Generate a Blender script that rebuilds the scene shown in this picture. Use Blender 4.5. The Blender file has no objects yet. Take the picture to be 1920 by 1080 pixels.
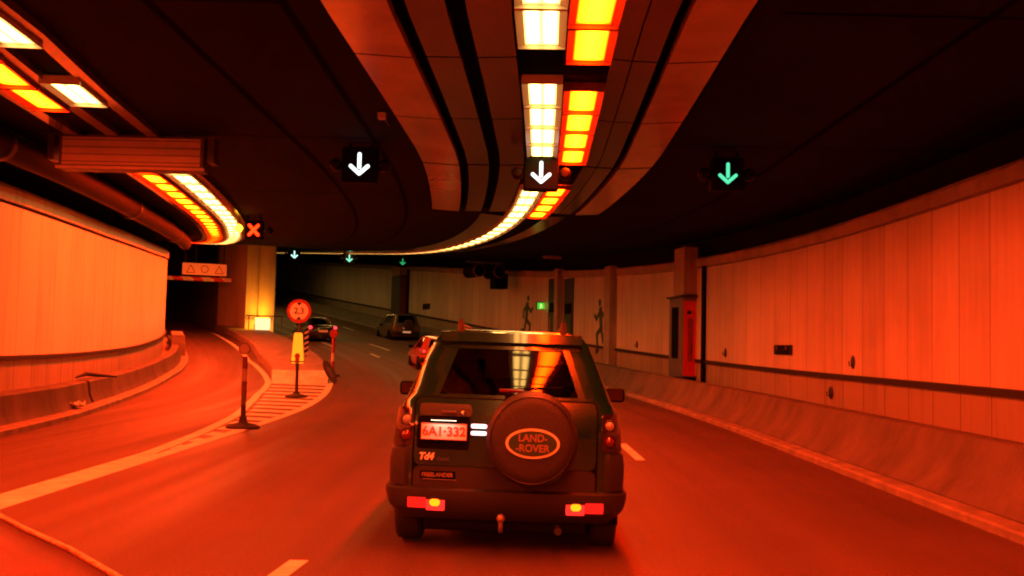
import bpy, bmesh, math, random
from mathutils import Vector, Matrix, Euler
random.seed(7)
R = math.radians
C = bpy.context.scene.collection
SC = bpy.context.scene

# ------------------------------------------------------------------ camera, world, exposure
cam = bpy.data.objects.new('camera', bpy.data.cameras.new('camera'))
C.objects.link(cam)
cam.data.sensor_width = 36.0
cam.data.lens = 35.6
cam.data.clip_start = 0.05
cam.data.clip_end = 500
cam.location = (0, 0, 1.6)
cam.rotation_euler = (Matrix.Rotation(R(90 + 3.2), 4, 'X') @ Matrix.Rotation(R(1.285), 4, 'Z')).to_euler()
SC.camera = cam
W = bpy.data.worlds.new('World')
SC.world = W
W.use_nodes = True
W.node_tree.nodes['Background'].inputs[0].default_value = (.012, .006, .005, 1)
W.node_tree.nodes['Background'].inputs[1].default_value = .25
SC.view_settings.view_transform = 'Standard'
SC.view_settings.look = 'None'
SC.view_settings.exposure = .22
SC.view_settings.gamma = 1
SC.cycles.use_denoising = True
SC.cycles.max_bounces = 8
SC.cycles.diffuse_bounces = 4
SC.cycles.sample_clamp_indirect = 6
SC.cycles.filter_width = 2.0

SODIUM = (212.0, 4.6, 0.05)      # lamp radiance, linear rgb
WHITE = (15.5, 7.9, 1.7)

# ------------------------------------------------------------------ road alignment
X0, S0, RAD, S1 = .48, 19.38, 93.3, 57.65
def lerp_table(t, s):
    if s <= t[0][0]: return t[0][1]
    for (a, b), (c, d) in zip(t, t[1:]):
        if s <= c: return b + (d - b) * (s - a) / (c - a)
    return t[-1][1]
def rise(s):
    k, a, b = .00109, 21.94, 56.97
    if s <= a: return 0.0
    q = k * (min(s, b) - a) ** 2
    return q + (2 * k * (b - a) * (s - b) if s > b else 0)
def theta(s): return max(0, min(s, S1) - S0) / RAD
def P(s, d, h):
    th = theta(s)
    x = X0 - RAD * (1 - math.cos(th)); y = min(s, S0) + RAD * math.sin(th)
    e = max(0, s - S1)
    x -= math.sin(th) * e; y += math.cos(th) * e
    return Vector((x + d * math.cos(th), y + d * math.sin(th), h + rise(s)))
def stations(a, b, step=1.5):
    n = max(1, round((b - a) / step)); return [a + (b - a) * i / n for i in range(n + 1)]
KERB_L = [(-30, -8.0), (10, -8.0), (15.5, -8.22), (19.5, -8.74), (23, -9.35), (27, -9.85), (31.5, -10.25), (36, -10.5), (43, -10.6), (52.6, -10.8), (60, -11.3), (70, -12.6), (95, -16.5)]
WALL_L = [(-30, -10.2), (10, -10.3), (15, -10.4), (20, -10.65), (24, -10.9), (28.7, -11.2), (38, -11.55), (48, -11.7), (58, -12.3), (70, -13.6), (95, -17.5)]
GORE_L = [(-30, -5.5), (10, -5.5), (13.9, -5.5), (17, -5.75), (21.1, -6.23), (25, -6.75), (29, -7.13), (34.5, -7.35), (40, -7.8), (46.8, -8.31), (58, -8.3), (63, -8.3), (95, -12)]

# ------------------------------------------------------------------ materials
def mat(name, col, rough=.6, metal=0.0, noise=0.0, scale=4.0, coat=0.0, emit=None, spec=None, bump=0.0, stretch=None, dark=None):
    m = bpy.data.materials.new(name); m.use_nodes = True
    nt = m.node_tree; b = nt.nodes['Principled BSDF']
    b.inputs['Base Color'].default_value = (*col, 1)
    b.inputs['Roughness'].default_value = rough
    b.inputs['Metallic'].default_value = metal
    if coat: b.inputs['Coat Weight'].default_value = coat; b.inputs['Coat Roughness'].default_value = .04
    if spec is not None: b.inputs['Specular IOR Level'].default_value = spec
    if emit:
        e = max(emit); b.inputs['Emission Color'].default_value = (emit[0] / e, emit[1] / e, emit[2] / e, 1); b.inputs['Emission Strength'].default_value = e
    if noise or bump:
        tc = nt.nodes.new('ShaderNodeTexCoord'); mp = nt.nodes.new('ShaderNodeMapping')
        nz = nt.nodes.new('ShaderNodeTexNoise'); nz.inputs['Scale'].default_value = scale; nz.inputs['Detail'].default_value = 6
        nz.inputs['Roughness'].default_value = .65
        nt.links.new(tc.outputs['Object'], mp.inputs['Vector']); nt.links.new(mp.outputs['Vector'], nz.inputs['Vector'])
        if stretch: mp.inputs['Scale'].default_value = stretch
        if noise:
            cr = nt.nodes.new('ShaderNodeValToRGB')
            cr.color_ramp.elements[0].position = .3; cr.color_ramp.elements[1].position = .72
            lo = dark or tuple(c * (1 - noise) for c in col)
            cr.color_ramp.elements[0].color = (*lo, 1)
            cr.color_ramp.elements[1].color = (*[min(1, c * (1 + noise * .6)) for c in col], 1)
            nt.links.new(nz.outputs['Fac'], cr.inputs['Fac']); nt.links.new(cr.outputs['Color'], b.inputs['Base Color'])
        if bump:
            bp = nt.nodes.new('ShaderNodeBump'); bp.inputs['Strength'].default_value = bump; bp.inputs['Distance'].default_value = .02
            n2 = nt.nodes.new('ShaderNodeTexNoise'); n2.inputs['Scale'].default_value = scale * 14; n2.inputs['Detail'].default_value = 4
            nt.links.new(mp.outputs['Vector'], n2.inputs['Vector'])
            nt.links.new(n2.outputs['Fac'], bp.inputs['Height']); nt.links.new(bp.outputs['Normal'], b.inputs['Normal'])
    return m

def panel_mat(name, col, pitch, seam, rough=.35, dirt=.25, seamcol=(.03, .02, .018), lower=None, streak=1.0):
    """enamel wall panels: UV.x runs along the wall in metres, UV.y is height"""
    m = bpy.data.materials.new(name); m.use_nodes = True
    nt = m.node_tree; N = nt.nodes; L = nt.links; b = N['Principled BSDF']; b.inputs['Roughness'].default_value = rough
    uv = N.new('ShaderNodeUVMap'); uv.uv_map = 'UVMap'
    sp = N.new('ShaderNodeSeparateXYZ'); L.new(uv.outputs['UV'], sp.inputs[0])
    def math_(op, a, v):
        n = N.new('ShaderNodeMath'); n.operation = op
        if hasattr(a, 'links'): L.new(a, n.inputs[0])
        else: n.inputs[0].default_value = a
        if hasattr(v, 'links'): L.new(v, n.inputs[1])
        else: n.inputs[1].default_value = v
        return n.outputs[0]
    q = math_('DIVIDE', sp.outputs[0], pitch)
    fr = math_('FRACT', q, 0)
    ce = math_('FLOOR', q, 0)
    sm = math_('LESS_THAN', fr, seam / pitch)
    wn = N.new('ShaderNodeTexWhiteNoise'); wn.noise_dimensions = '1D'; L.new(ce, wn.inputs['W'])
    # long vertical streaks and broad stains
    mp = N.new('ShaderNodeMapping'); mp.inputs['Scale'].default_value = (3.0, .22, 1); L.new(uv.outputs['UV'], mp.inputs['Vector'])
    n1 = N.new('ShaderNodeTexNoise'); n1.inputs['Scale'].default_value = 1.6; n1.inputs['Detail'].default_value = 7; L.new(mp.outputs[0], n1.inputs['Vector'])
    n2 = N.new('ShaderNodeTexNoise'); n2.inputs['Scale'].default_value = .5; n2.inputs['Detail'].default_value = 5; L.new(uv.outputs['UV'], n2.inputs['Vector'])
    a = math_('MULTIPLY', n1.outputs['Fac'], .6 * streak); c = math_('MULTIPLY', n2.outputs['Fac'], .5); d = math_('MULTIPLY', wn.outputs['Value'], .22)
    t = math_('ADD', math_('ADD', a, c), d)
    cr = N.new('ShaderNodeValToRGB'); cr.color_ramp.elements[0].position = .3; cr.color_ramp.elements[1].position = .85
    cr.color_ramp.elements[0].color = (*[x * (1 - dirt) for x in col], 1); cr.color_ramp.elements[1].color = (*col, 1)
    L.new(t, cr.inputs['Fac'])
    mx = N.new('ShaderNodeMix'); mx.data_type = 'RGBA'; L.new(sm, mx.inputs[0]); L.new(cr.outputs['Color'], mx.inputs[6]); mx.inputs[7].default_value = (*seamcol, 1)
    L.new(mx.outputs[2], b.inputs['Base Color'])
    return m

def glass_mat(name, tint, f0=1.75):
    m = bpy.data.materials.new(name); m.use_nodes = True
    nt = m.node_tree; N = nt.nodes; N.remove(N['Principled BSDF'])
    tr = N.new('ShaderNodeBsdfTransparent'); tr.inputs[0].default_value = (*tint, 1)
    gl = N.new('ShaderNodeBsdfGlossy'); gl.inputs['Roughness'].default_value = .03; gl.inputs[0].default_value = (1, 1, 1, 1)
    fr = N.new('ShaderNodeFresnel'); fr.inputs[0].default_value = f0
    mx = N.new('ShaderNodeMixShader'); nt.links.new(fr.outputs[0], mx.inputs[0]); nt.links.new(tr.outputs[0], mx.inputs[1]); nt.links.new(gl.outputs[0], mx.inputs[2])
    nt.links.new(mx.outputs[0], N['Material Output'].inputs[0])
    return m

def lamp_mat(name, rgb, edge, tubes=2):
    """a lit lamp: brightest along its tubes, weaker towards the tray's rim. UV is 0..1 over the diffuser"""
    m = bpy.data.materials.new(name); m.use_nodes = True
    nt = m.node_tree; N = nt.nodes; L = nt.links; N.remove(N['Principled BSDF'])
    uv = N.new('ShaderNodeUVMap'); uv.uv_map = 'UVMap'; sp = N.new('ShaderNodeSeparateXYZ'); L.new(uv.outputs[0], sp.inputs[0])
    w = N.new('ShaderNodeMath'); w.operation = 'MULTIPLY'; L.new(sp.outputs[0], w.inputs[0]); w.inputs[1].default_value = math.pi * tubes
    s = N.new('ShaderNodeMath'); s.operation = 'SINE'; L.new(w.outputs[0], s.inputs[0])
    ab = N.new('ShaderNodeMath'); ab.operation = 'ABSOLUTE'; L.new(s.outputs[0], ab.inputs[0])
    e1 = N.new('ShaderNodeMath'); e1.operation = 'PINGPONG'; L.new(sp.outputs[1], e1.inputs[0]); e1.inputs[1].default_value = .5
    e2 = N.new('ShaderNodeMath'); e2.operation = 'MULTIPLY'; L.new(e1.outputs[0], e2.inputs[0]); e2.inputs[1].default_value = 12; e2.use_clamp = True
    pr = N.new('ShaderNodeMath'); pr.operation = 'MULTIPLY'; L.new(ab.outputs[0], pr.inputs[0]); L.new(e2.outputs[0], pr.inputs[1])
    mr = N.new('ShaderNodeMapRange'); L.new(pr.outputs[0], mr.inputs[0]); mr.inputs[3].default_value = edge; mr.inputs[4].default_value = 1.0
    em = N.new('ShaderNodeEmission'); k = max(rgb); em.inputs[0].default_value = (rgb[0] / k, rgb[1] / k, rgb[2] / k, 1)
    st = N.new('ShaderNodeMath'); st.operation = 'MULTIPLY'; L.new(mr.outputs[0], st.inputs[0]); st.inputs[1].default_value = k
    L.new(st.outputs[0], em.inputs[1]); L.new(em.outputs[0], N['Material Output'].inputs[0])
    return m

def asphalt_mat():
    """worn asphalt: UV.x is metres along the road, UV.y is .37 x metres across"""
    m = bpy.data.materials.new('asphalt'); m.use_nodes = True
    nt = m.node_tree; N = nt.nodes; L = nt.links; b = N['Principled BSDF']
    uv = N.new('ShaderNodeUVMap'); uv.uv_map = 'UVMap'
    def noise(sc, scale, det, rough=.6):
        mp = N.new('ShaderNodeMapping'); mp.inputs['Scale'].default_value = sc; L.new(uv.outputs[0], mp.inputs[0])
        n = N.new('ShaderNodeTexNoise'); n.inputs['Scale'].default_value = scale; n.inputs['Detail'].default_value = det; n.inputs['Roughness'].default_value = rough
        L.new(mp.outputs[0], n.inputs['Vector']); return n.outputs['Fac']
    tracks, patches, grain = noise((.03, 3.0, 1), 1.2, 2), noise((.25, 1.0, 1), 1.1, 6), noise((1, 2.7, 1), 38, 3, .8)
    def mix(a, c, w):
        x = N.new('ShaderNodeMix'); x.inputs[0].default_value = w; L.new(a, x.inputs[2]); L.new(c, x.inputs[3]); return x.outputs[0]
    t = mix(mix(tracks, patches, .62), grain, .5)
    cr = N.new('ShaderNodeValToRGB'); e = cr.color_ramp.elements
    e[0].position = .36; e[0].color = (.05, .029, .02, 1); e[1].position = .66; e[1].color = (.108, .06, .041, 1)
    L.new(t, cr.inputs[0]); L.new(cr.outputs[0], b.inputs['Base Color'])
    rr = N.new('ShaderNodeMapRange'); L.new(tracks, rr.inputs[0]); rr.inputs[1].default_value = .35; rr.inputs[2].default_value = .65; rr.inputs[3].default_value = .52; rr.inputs[4].default_value = .72; b.inputs['Specular IOR Level'].default_value = .22
    L.new(rr.outputs[0], b.inputs['Roughness'])
    bp = N.new('ShaderNodeBump'); bp.inputs['Strength'].default_value = .35; bp.inputs['Distance'].default_value = .01; L.new(grain, bp.inputs['Height']); L.new(bp.outputs[0], b.inputs['Normal'])
    return m
M = dict(
    asphalt=asphalt_mat(),
    paint_white=mat('road_paint', (.6, .56, .48), .6, noise=.35, scale=3),
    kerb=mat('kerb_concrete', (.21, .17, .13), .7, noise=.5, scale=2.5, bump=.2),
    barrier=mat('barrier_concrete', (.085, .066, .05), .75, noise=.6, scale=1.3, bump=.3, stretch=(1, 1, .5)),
    walkway=mat('walkway_concrete', (.22, .2, .18), .8, noise=.4, scale=1.5),
    island=mat('island_paving', (.19, .17, .15), .75, noise=.4, scale=1.8, bump=.2),
    panel=panel_mat('wall_panels', (.78, .70, .58), 1.12, .02, seamcol=(.17, .13, .09), dirt=.42),
    panel_left=panel_mat('left_wall_panels', (.85, .84, .7), 1.25, .016, seamcol=(.36, .29, .22), dirt=.40, streak=1.5),
    lower=panel_mat('lower_panels', (.36, .3, .22), 1.12, .02, dirt=.55, rough=.5, streak=1.5),
    cornice=mat('cornice', (.36, .33, .29), .6, noise=.3, scale=1.5),
    rail=mat('rail_rubber', (.02, .016, .014), .6),
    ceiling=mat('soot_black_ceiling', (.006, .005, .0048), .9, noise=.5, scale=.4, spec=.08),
    near_black=mat('near_black_wall', (.006, .005, .005), .9, spec=.1, noise=.3),  # plain near-black for upper recesses, fan tubes and the unlit portal
    trough_out=mat('trough_panel', (.5, .36, .26), .18, metal=.3, noise=.25, scale=.7),
    trough_in=mat('trough_inner_panel', (.17, .12, .09), .16, metal=.5, noise=.3, scale=.7),
    groove=mat('trough_groove', (.002, .002, .002), .95, spec=.02),
    white_lamp=lamp_mat('white_tubes', WHITE, .15, 2),
    sodium_lamp=lamp_mat('sodium_tubes', SODIUM, .035, 1),
    lamp_tray=mat('lamp_tray', (.5, .48, .45), .35, metal=.2),
    halo_tray=mat('halo_red_lamp_tray', (.2, .08, .04), .5, noise=.4, scale=6),  # tray colour reddened to paint the red halo round the sodium lamps
    steel=mat('dark_steel', (.05, .047, .045), .45, metal=.6),
    grey=mat('grey_paint', (.06, .057, .055), .5, noise=.15),
    lightgrey=mat('light_grey_paint', (.4, .37, .34), .5, noise=.15, scale=1),
    black=mat('black_plastic', (.003, .003, .003), .7, spec=.06),
    rubber=mat('tyre_rubber', (.014, .013, .013), .8),
    red=mat('red_paint', (.26, .025, .018), .5, noise=.4, scale=14),
    dark_red=mat('worn_dark_red', (.09, .014, .01), .6, noise=.4, scale=12),
    red_reflect=mat('red_retroreflector', (.3, .025, .015), .5, noise=.25, scale=9),
    white=mat('white_paint', (.5, .46, .4), .5, noise=.35, scale=9),
    yellow=mat('yellow_bollard', (.8, .6, .06), .4, emit=(.75, .3, .01)),
    green=mat('green_paint', (.035, .1, .055), .5),
    green_door=mat('green_door', (.02, .045, .03), .45),
    navy=mat('dark_blue', (.02, .03, .05), .4),
)

# ------------------------------------------------------------------ mesh building
class MB:
    def __init__(s): s.v = []; s.f = []; s.uv = []; s.mi = []; s.cur = 0
    def face(s, pts, uv=None):
        i = len(s.v); s.v += [tuple(p) for p in pts]; s.f.append(list(range(i, i + len(pts))))
        s.uv.append(uv or [(0, 0)] * len(pts)); s.mi.append(s.cur)
    def grid(s, rows, uvf=None, close=False, flip=False):
        n = len(rows[0]); i0 = len(s.v)
        for r in rows: s.v += [tuple(p) for p in r]
        for a in range(len(rows) - 1):
            for b in range(n if close else n - 1):
                b2 = (b + 1) % n
                q = [i0 + a * n + b, i0 + a * n + b2, i0 + (a + 1) * n + b2, i0 + (a + 1) * n + b]
                u = [(a, b), (a, b + 1), (a + 1, b + 1), (a + 1, b)]
                if flip: q.reverse(); u.reverse()
                s.f.append(q); s.uv.append([uvf(*k) if uvf else (0, 0) for k in u]); s.mi.append(s.cur)
        return i0
    def box(s, c, size, rot=None, taper=1.0):
        hx, hy, hz = (k / 2 for k in size); c = Vector(c)
        p = []
        for z in (-1, 1):
            t = taper if z > 0 else 1
            for x, y in ((-1, -1), (1, -1), (1, 1), (-1, 1)):
                q = Vector((x * hx * t, y * hy * t, z * hz))
                if rot: q = Euler(rot).to_matrix() @ q
                p.append(tuple(c + q))
        i = len(s.v); s.v += p
        for f in ((3, 2, 1, 0), (4, 5, 6, 7), (0, 1, 5, 4), (1, 2, 6, 5), (2, 3, 7, 6), (3, 0, 4, 7)):
            s.f.append([i + k for k in f]); s.uv.append([(0, 0), (1, 0), (1, 1), (0, 1)]); s.mi.append(s.cur)
        return s
    def tube(s, path, r, n=10, caps=True):
        path = [Vector(p) for p in path]; rr = r if isinstance(r, (list, tuple)) else [r] * len(path)
        rows = []
        for k, p in enumerate(path):
            t = (path[min(k + 1, len(path) - 1)] - path[max(k - 1, 0)]).normalized()
            a = t.cross(Vector((0, 0, 1)) if abs(t.z) < .9 else Vector((0, 1, 0))).normalized(); b = t.cross(a)
            rows.append([p + rr[k] * (math.cos(2 * math.pi * j / n) * a + math.sin(2 * math.pi * j / n) * b) for j in range(n)])
        i0 = s.grid(rows, close=True, flip=True)
        if caps:
            for rw, fl in ((0, False), (len(rows) - 1, True)):
                q = [i0 + rw * n + j for j in range(n)]
                if fl: q.reverse()
                s.f.append(q); s.uv.append([(0, 0)] * n); s.mi.append(s.cur)
        return s
    def lathe(s, prof, n=24, axis='z', c=(0, 0, 0)):
        """prof: (radius, height) pairs along the axis"""
        rows = []
        for r, h in prof:
            row = []
            for j in range(n):
                a = 2 * math.pi * j / n; x, y = r * math.cos(a), r * math.sin(a)
                q = (x, y, h) if axis == 'z' else ((x, h, y) if axis == 'y' else (h, x, y))
                row.append(tuple(Vector(c) + Vector(q)))
            rows.append(row)
        s.grid(rows, close=True, flip=(axis == 'y'))
        return s
    def prism(s, poly, y0, y1, tf=None):
        """polygon in (x,z), extruded along y"""
        tf = tf or (lambda q: q)
        a = [tf(Vector((x, y0, z))) for x, z in poly]; b = [tf(Vector((x, y1, z))) for x, z in poly]
        s.face(a); s.face(list(reversed(b)))
        for k in range(len(poly)):
            j = (k + 1) % len(poly); s.face([a[j], a[k], b[k], b[j]])
        return s
    def build(s, name, material, parent=None, smooth=False, bevel=0.0, loc=None, rot=None, weld=False, segs=2):
        me = bpy.data.meshes.new(name); me.from_pydata(s.v, [], s.f)
        ul = me.uv_layers.new(name='UVMap')
        k = 0
        for u in s.uv:
            for q in u: ul.data[k].uv = q; k += 1
        for m in (material if isinstance(material, list) else [material]): me.materials.append(m)
        if isinstance(material, list):
            for p_, i_ in zip(me.polygons, s.mi): p_.material_index = i_
        bm = bmesh.new(); bm.from_mesh(me)
        if weld or smooth or bevel: bmesh.ops.remove_doubles(bm, verts=bm.verts, dist=1e-5)
        bmesh.ops.recalc_face_normals(bm, faces=bm.faces)
        bm.to_mesh(me); bm.free()
        o = bpy.data.objects.new(name, me); C.objects.link(o)
        if smooth:
            for p_ in me.polygons: p_.use_smooth = True
            try: me.set_sharp_from_angle(angle=R(smooth if smooth is not True else 40))
            except Exception: pass
        if bevel:
            mo = o.modifiers.new('bevel', 'BEVEL'); mo.width = bevel; mo.segments = segs; mo.limit_method = 'ANGLE'; mo.angle_limit = R(35)
        if parent: o.parent = parent
        if loc is not None: o.location = loc
        if rot is not None: o.rotation_euler = rot
        return o
def tag(o, label=None, cat=None, group=None, kind=None):
    if label: o['label'] = label
    if cat: o['category'] = cat
    if group: o['group'] = group
    if kind: o['kind'] = kind
    return o
def thing(name, label, cat, loc=(0, 0, 0), rz=0, group=None):
    o = bpy.data.objects.new(name, None); C.objects.link(o); o.empty_display_size = .2
    o.location = loc; o.rotation_euler = (0, 0, rz)
    return tag(o, label, cat, group)
def at(name, label, cat, s, d, h=0, group=None, turn=0):
    return thing(name, label, cat, P(s, d, h), theta(s) + turn, group)
def copy_tree(o, parent=None):
    c = o.copy(); C.objects.link(c); c.parent = parent
    for ch in [q for q in o.children]: copy_tree(ch, c)
    return c
def loft(name, a, b, prof, material, parent=None, step=1.5, smooth=30, close=False, caps=False, uv0=0):
    """sweep a profile [(d,h)...] (or a function of s giving one) along the road"""
    ss = stations(a, b, step); mb = MB(); rows = []; ts = []
    for s_ in ss:
        pr = prof(s_) if callable(prof) else prof
        rows.append([P(s_, d, h) for d, h in pr]); ts.append(pr)
    def uvf(i, j):
        pr = ts[i]; j = j % len(pr); return (ss[i] - uv0, pr[j][1] + pr[j][0] * .37)
    mb.grid(rows, uvf=uvf, close=close)
    if caps:
        n = len(rows[0]); mb.face(rows[0]); mb.face(list(reversed(rows[-1])))
    return mb.build(name, material, parent, smooth=smooth)
def text_mesh(txt, size, depth=.002, font_shear=0, bold=0):
    cu = bpy.data.curves.new('lettering', 'FONT'); cu.body = txt; cu.size = size; cu.extrude = depth; cu.align_x = 'CENTER'; cu.align_y = 'CENTER'; cu.shear = font_shear; cu.offset = bold
    t = bpy.data.objects.new('lettering', cu); C.objects.link(t)
    dg = bpy.context.evaluated_depsgraph_get()
    me = bpy.data.meshes.new_from_object(t.evaluated_get(dg)); bpy.data.objects.remove(t); bpy.data.curves.remove(cu)
    return me
def lettering(name, txt, size, material, parent, loc, rot, depth=.002, shear=0, bold=0, sx=1):
    me = text_mesh(txt, size, depth, shear, bold); me.materials.clear(); me.materials.append(material)
    o = bpy.data.objects.new(name, me); C.objects.link(o); o.parent = parent; o.location = loc; o.rotation_euler = rot; o.scale = (sx, 1, 1)
    return o

# ------------------------------------------------------------------ road, walkways, island, markings
BACK, END = -24, 150
tag(loft('road', BACK, END, lambda s: [(-19 if s > 62 else -12.8, 0), (-9, 0), (-6, 0), (-3, 0), (0, 0), (3.95, 0)], M['asphalt']), kind='structure')
tag(loft('right_kerb', BACK, END, [(3.9, 0), (3.9, .07), (3.93, .09), (4.12, .1), (4.12, 0)], M['kerb']), kind='structure')
tag(loft('right_walkway', BACK, END, [(4.8, .18), (7.3, .18)], M['walkway']), kind='structure')
tag(loft('left_kerb', BACK, 92, lambda s: [(lerp_table(KERB_L, s), 0), (lerp_table(KERB_L, s), .09), (lerp_table(KERB_L, s) - .04, .11), (lerp_table(KERB_L, s) - .3, .12)], M['kerb']), kind='structure')
tag(loft('left_walkway', BACK, 92, lambda s: [(lerp_table(KERB_L, s) - .5, .3), (min(lerp_table(WALL_L, s), lerp_table(KERB_L, s) - .6) - .1, .3)], M['walkway']), kind='structure')
# traffic island between the two roads: a sloping nose, then a raised top
def isl_l(s): return lerp_table(GORE_L, s) + .2 + .025 * (min(s, 56) - 34.4)
def isl_r(s): return -5.3 + max(0, min(1, (36 - s) / 3)) * -.1
ISH = .36
def isl_prof(s):
    l, r = isl_l(s), isl_r(s)
    h = ISH * min(1, max(.02, (s - 34.4) / .9))
    return [(l, 0), (l + .02, h * .85), (l + .07, h), (l + .3, h + .01), ((l + r) / 2, h + .02), (r - .3, h + .01), (r - .07, h), (r - .02, h * .85), (r, 0)]
tag(loft('traffic_island', 35.4, 66, isl_prof, M['island'], step=.8, caps=True), kind='structure')
mbn = MB()
nose = []
for s_ in (34.4, 34.8, 35.2, 35.42):
    h_ = (s_ - 34.4) / 1.0 * .37; nose.append([P(s_, isl_l(s_) + (isl_r(s_) - isl_l(s_)) * k / 6, h_ + .006) for k in range(7)])
mbn.grid(nose)
mbn.grid([[P(s_, isl_l(s_), 0) for s_ in (34.4, 34.8, 35.2, 35.42)], [P(s_, isl_l(s_), (s_ - 34.4) * .37 + .006) for s_ in (34.4, 34.8, 35.2, 35.42)]])
mbn.grid([[P(s_, isl_r(s_), 0) for s_ in (34.4, 34.8, 35.2, 35.42)], [P(s_, isl_r(s_), (s_ - 34.4) * .37 + .006) for s_ in (34.4, 34.8, 35.2, 35.42)]])
tag(mbn.build('island_nose_ramp', M['paint_white']), kind='structure')

mk = MB()
def paint_strip(a, b, dl, dr, step=.7, h=.004):
    ss = stations(a, b, step)
    mk.grid([[P(s_, dl(s_), h), P(s_, dr(s_), h)] for s_ in ss], uvf=lambda i, j: (ss[i], j))
gr = lambda s: -5.08 - .1 * max(0, min(1, (s - 20) / 14))
gl = lambda s: min(lerp_table(GORE_L, s), -5.52)
paint_strip(BACK, 14.0, gl, gr)
paint_strip(14.0, 64, lambda s: gr(s) - .2, gr)
paint_strip(14.0, 64, gl, lambda s: gl(s) + .2)
s_ = 14.55
while s_ < 34.2:
    w_ = .52 + .012 * (s_ - 14); n = 5
    rows = []
    for k in range(n + 1):
        t = k / n
        dd = gl(s_) + .2 + (gr(s_) - .2 - gl(s_) - .2) * t
        sk = s_ + .55 * (1 - t) * min(1.2, abs(gl(s_) - gr(s_)) * .5)
        rows.append([P(sk, dd, .004), P(sk + w_, dd, .004)])
    mk.grid(rows)
    s_ += 1.02 + .028 * (s_ - 14)
for a, b, d0, d1 in ((4.6, 7.45, -2.2, -1.98), (14.5, 16.9, 1.4, 1.4), (49.8, 52, -1.95, -1.95), (56.3, 59, -3.0, -3.0), (54.4, 58.5, -.4, -.4), (70, 73, 1.7, 1.7), (70, 73, -1.7, -1.7)):
    paint_strip(a, b, lambda s: d0 + (d1 - d0) * (s - a) / (b - a) - .07, lambda s: d0 + (d1 - d0) * (s - a) / (b - a) + .07)
tag(mk.build('road_markings', M['paint_white']), kind='structure')

# ------------------------------------------------------------------ barriers
BR = [(4.12, 0), (4.12, .12), (4.3, .3), (4.42, .5), (4.5, .7), (4.53, .72), (4.76, .72), (4.8, .69), (4.8, .18)]
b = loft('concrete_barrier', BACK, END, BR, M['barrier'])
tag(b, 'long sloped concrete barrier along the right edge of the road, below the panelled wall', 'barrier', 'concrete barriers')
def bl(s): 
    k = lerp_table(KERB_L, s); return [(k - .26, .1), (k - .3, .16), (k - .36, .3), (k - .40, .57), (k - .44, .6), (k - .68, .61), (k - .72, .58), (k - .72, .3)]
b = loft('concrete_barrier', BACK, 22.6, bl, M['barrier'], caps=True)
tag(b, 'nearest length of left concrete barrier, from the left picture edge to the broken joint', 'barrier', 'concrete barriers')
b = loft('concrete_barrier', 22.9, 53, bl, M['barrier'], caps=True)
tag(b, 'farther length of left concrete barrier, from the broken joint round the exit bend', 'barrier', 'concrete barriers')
b = loft('concrete_block', 47.2, 50.2, lambda s: [(lerp_table(KERB_L, s) - .1, .1), (lerp_table(KERB_L, s) - .16, .9), (lerp_table(KERB_L, s) - .24, 1.0), (lerp_table(KERB_L, s) - .7, 1.0), (lerp_table(KERB_L, s) - .72, .1)], M['kerb'], step=.5, caps=True)
tag(b, 'pale concrete block at the far end of the left wall, beside the dark exit mouth', 'block')

# ------------------------------------------------------------------ tunnel walls and ceiling
HC = 5.27
rw = thing('tunnel_wall', 'long curved right wall of pale vertical panels above a dark rubbing rail', 'wall', P(20, 7.2, 0), theta(20), 'tunnel walls')
def world_part(o, root):
    o.parent = root; o.matrix_parent_inverse = Matrix.Translation(root.location) .to_4x4() ; 
    o.matrix_parent_inverse = (Matrix.Translation(root.location) @ Euler(root.rotation_euler).to_matrix().to_4x4()).inverted()
    return o
PW = 7.2
for n_, pr_, m_ in (('lower_panel', [(PW + .02, .1), (PW + .02, 1.0)], 'lower'),
                    ('rubbing_rail', [(PW + .02, .96), (PW - .06, .97), (PW - .07, 1.08), (PW + .02, 1.09)], 'rail'),
                    ('panelling', [(PW, 1.09), (PW, 4.22)], 'panel'),
                    ('cornice', [(PW + .05, 4.22), (PW + .05, 4.26), (PW - .06, 4.27), (PW - .08, 4.5), (PW - .02, 4.58), (PW + .5, 4.6)], 'cornice'),
                    ('upper_recess', [(PW + .5, 4.6), (PW + .5, HC)], 'near_black')):
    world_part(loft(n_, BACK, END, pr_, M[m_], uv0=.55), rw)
lw = thing('tunnel_wall', 'bright curved left wall of pale enamel panels beside the exit lane', 'wall', P(30, -11.2, 0), theta(30), 'tunnel walls')
def lwp(pr): return lambda s: [(lerp_table(WALL_L, s) + d, h) for d, h in pr]
for n_, pr_, m_ in (('lower_panel', [(-.02, .2), (-.02, 1.07)], 'lower'),
                    ('rubbing_rail', [(-.02, 1.05), (.06, 1.06), (.06, 1.14), (-.02, 1.15)], 'rail'),
                    ('panelling', [(0, 1.15), (0, 4.2)], 'panel_left'),
                    ('seam', [(-.05, 4.2), (-.05, 4.26)], 'rail'),
                    ('cornice', [(-.02, 4.26), (.05, 4.27), (.06, 4.52), (.0, 4.6), (-.5, 4.62)], 'panel_left'),
                    ('upper_recess', [(-.5, 4.62), (-.5, HC + .02)], 'near_black')):
    world_part(loft(n_, BACK, 92, lwp(pr_), M[m_]), lw)
tag(loft('ceiling', BACK, END, lambda s: [(-20 if s > 60 else -13.4, HC), (-9, HC), (-5, HC), (0, HC), (8.2, HC)], M['ceiling']), kind='structure')
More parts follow.
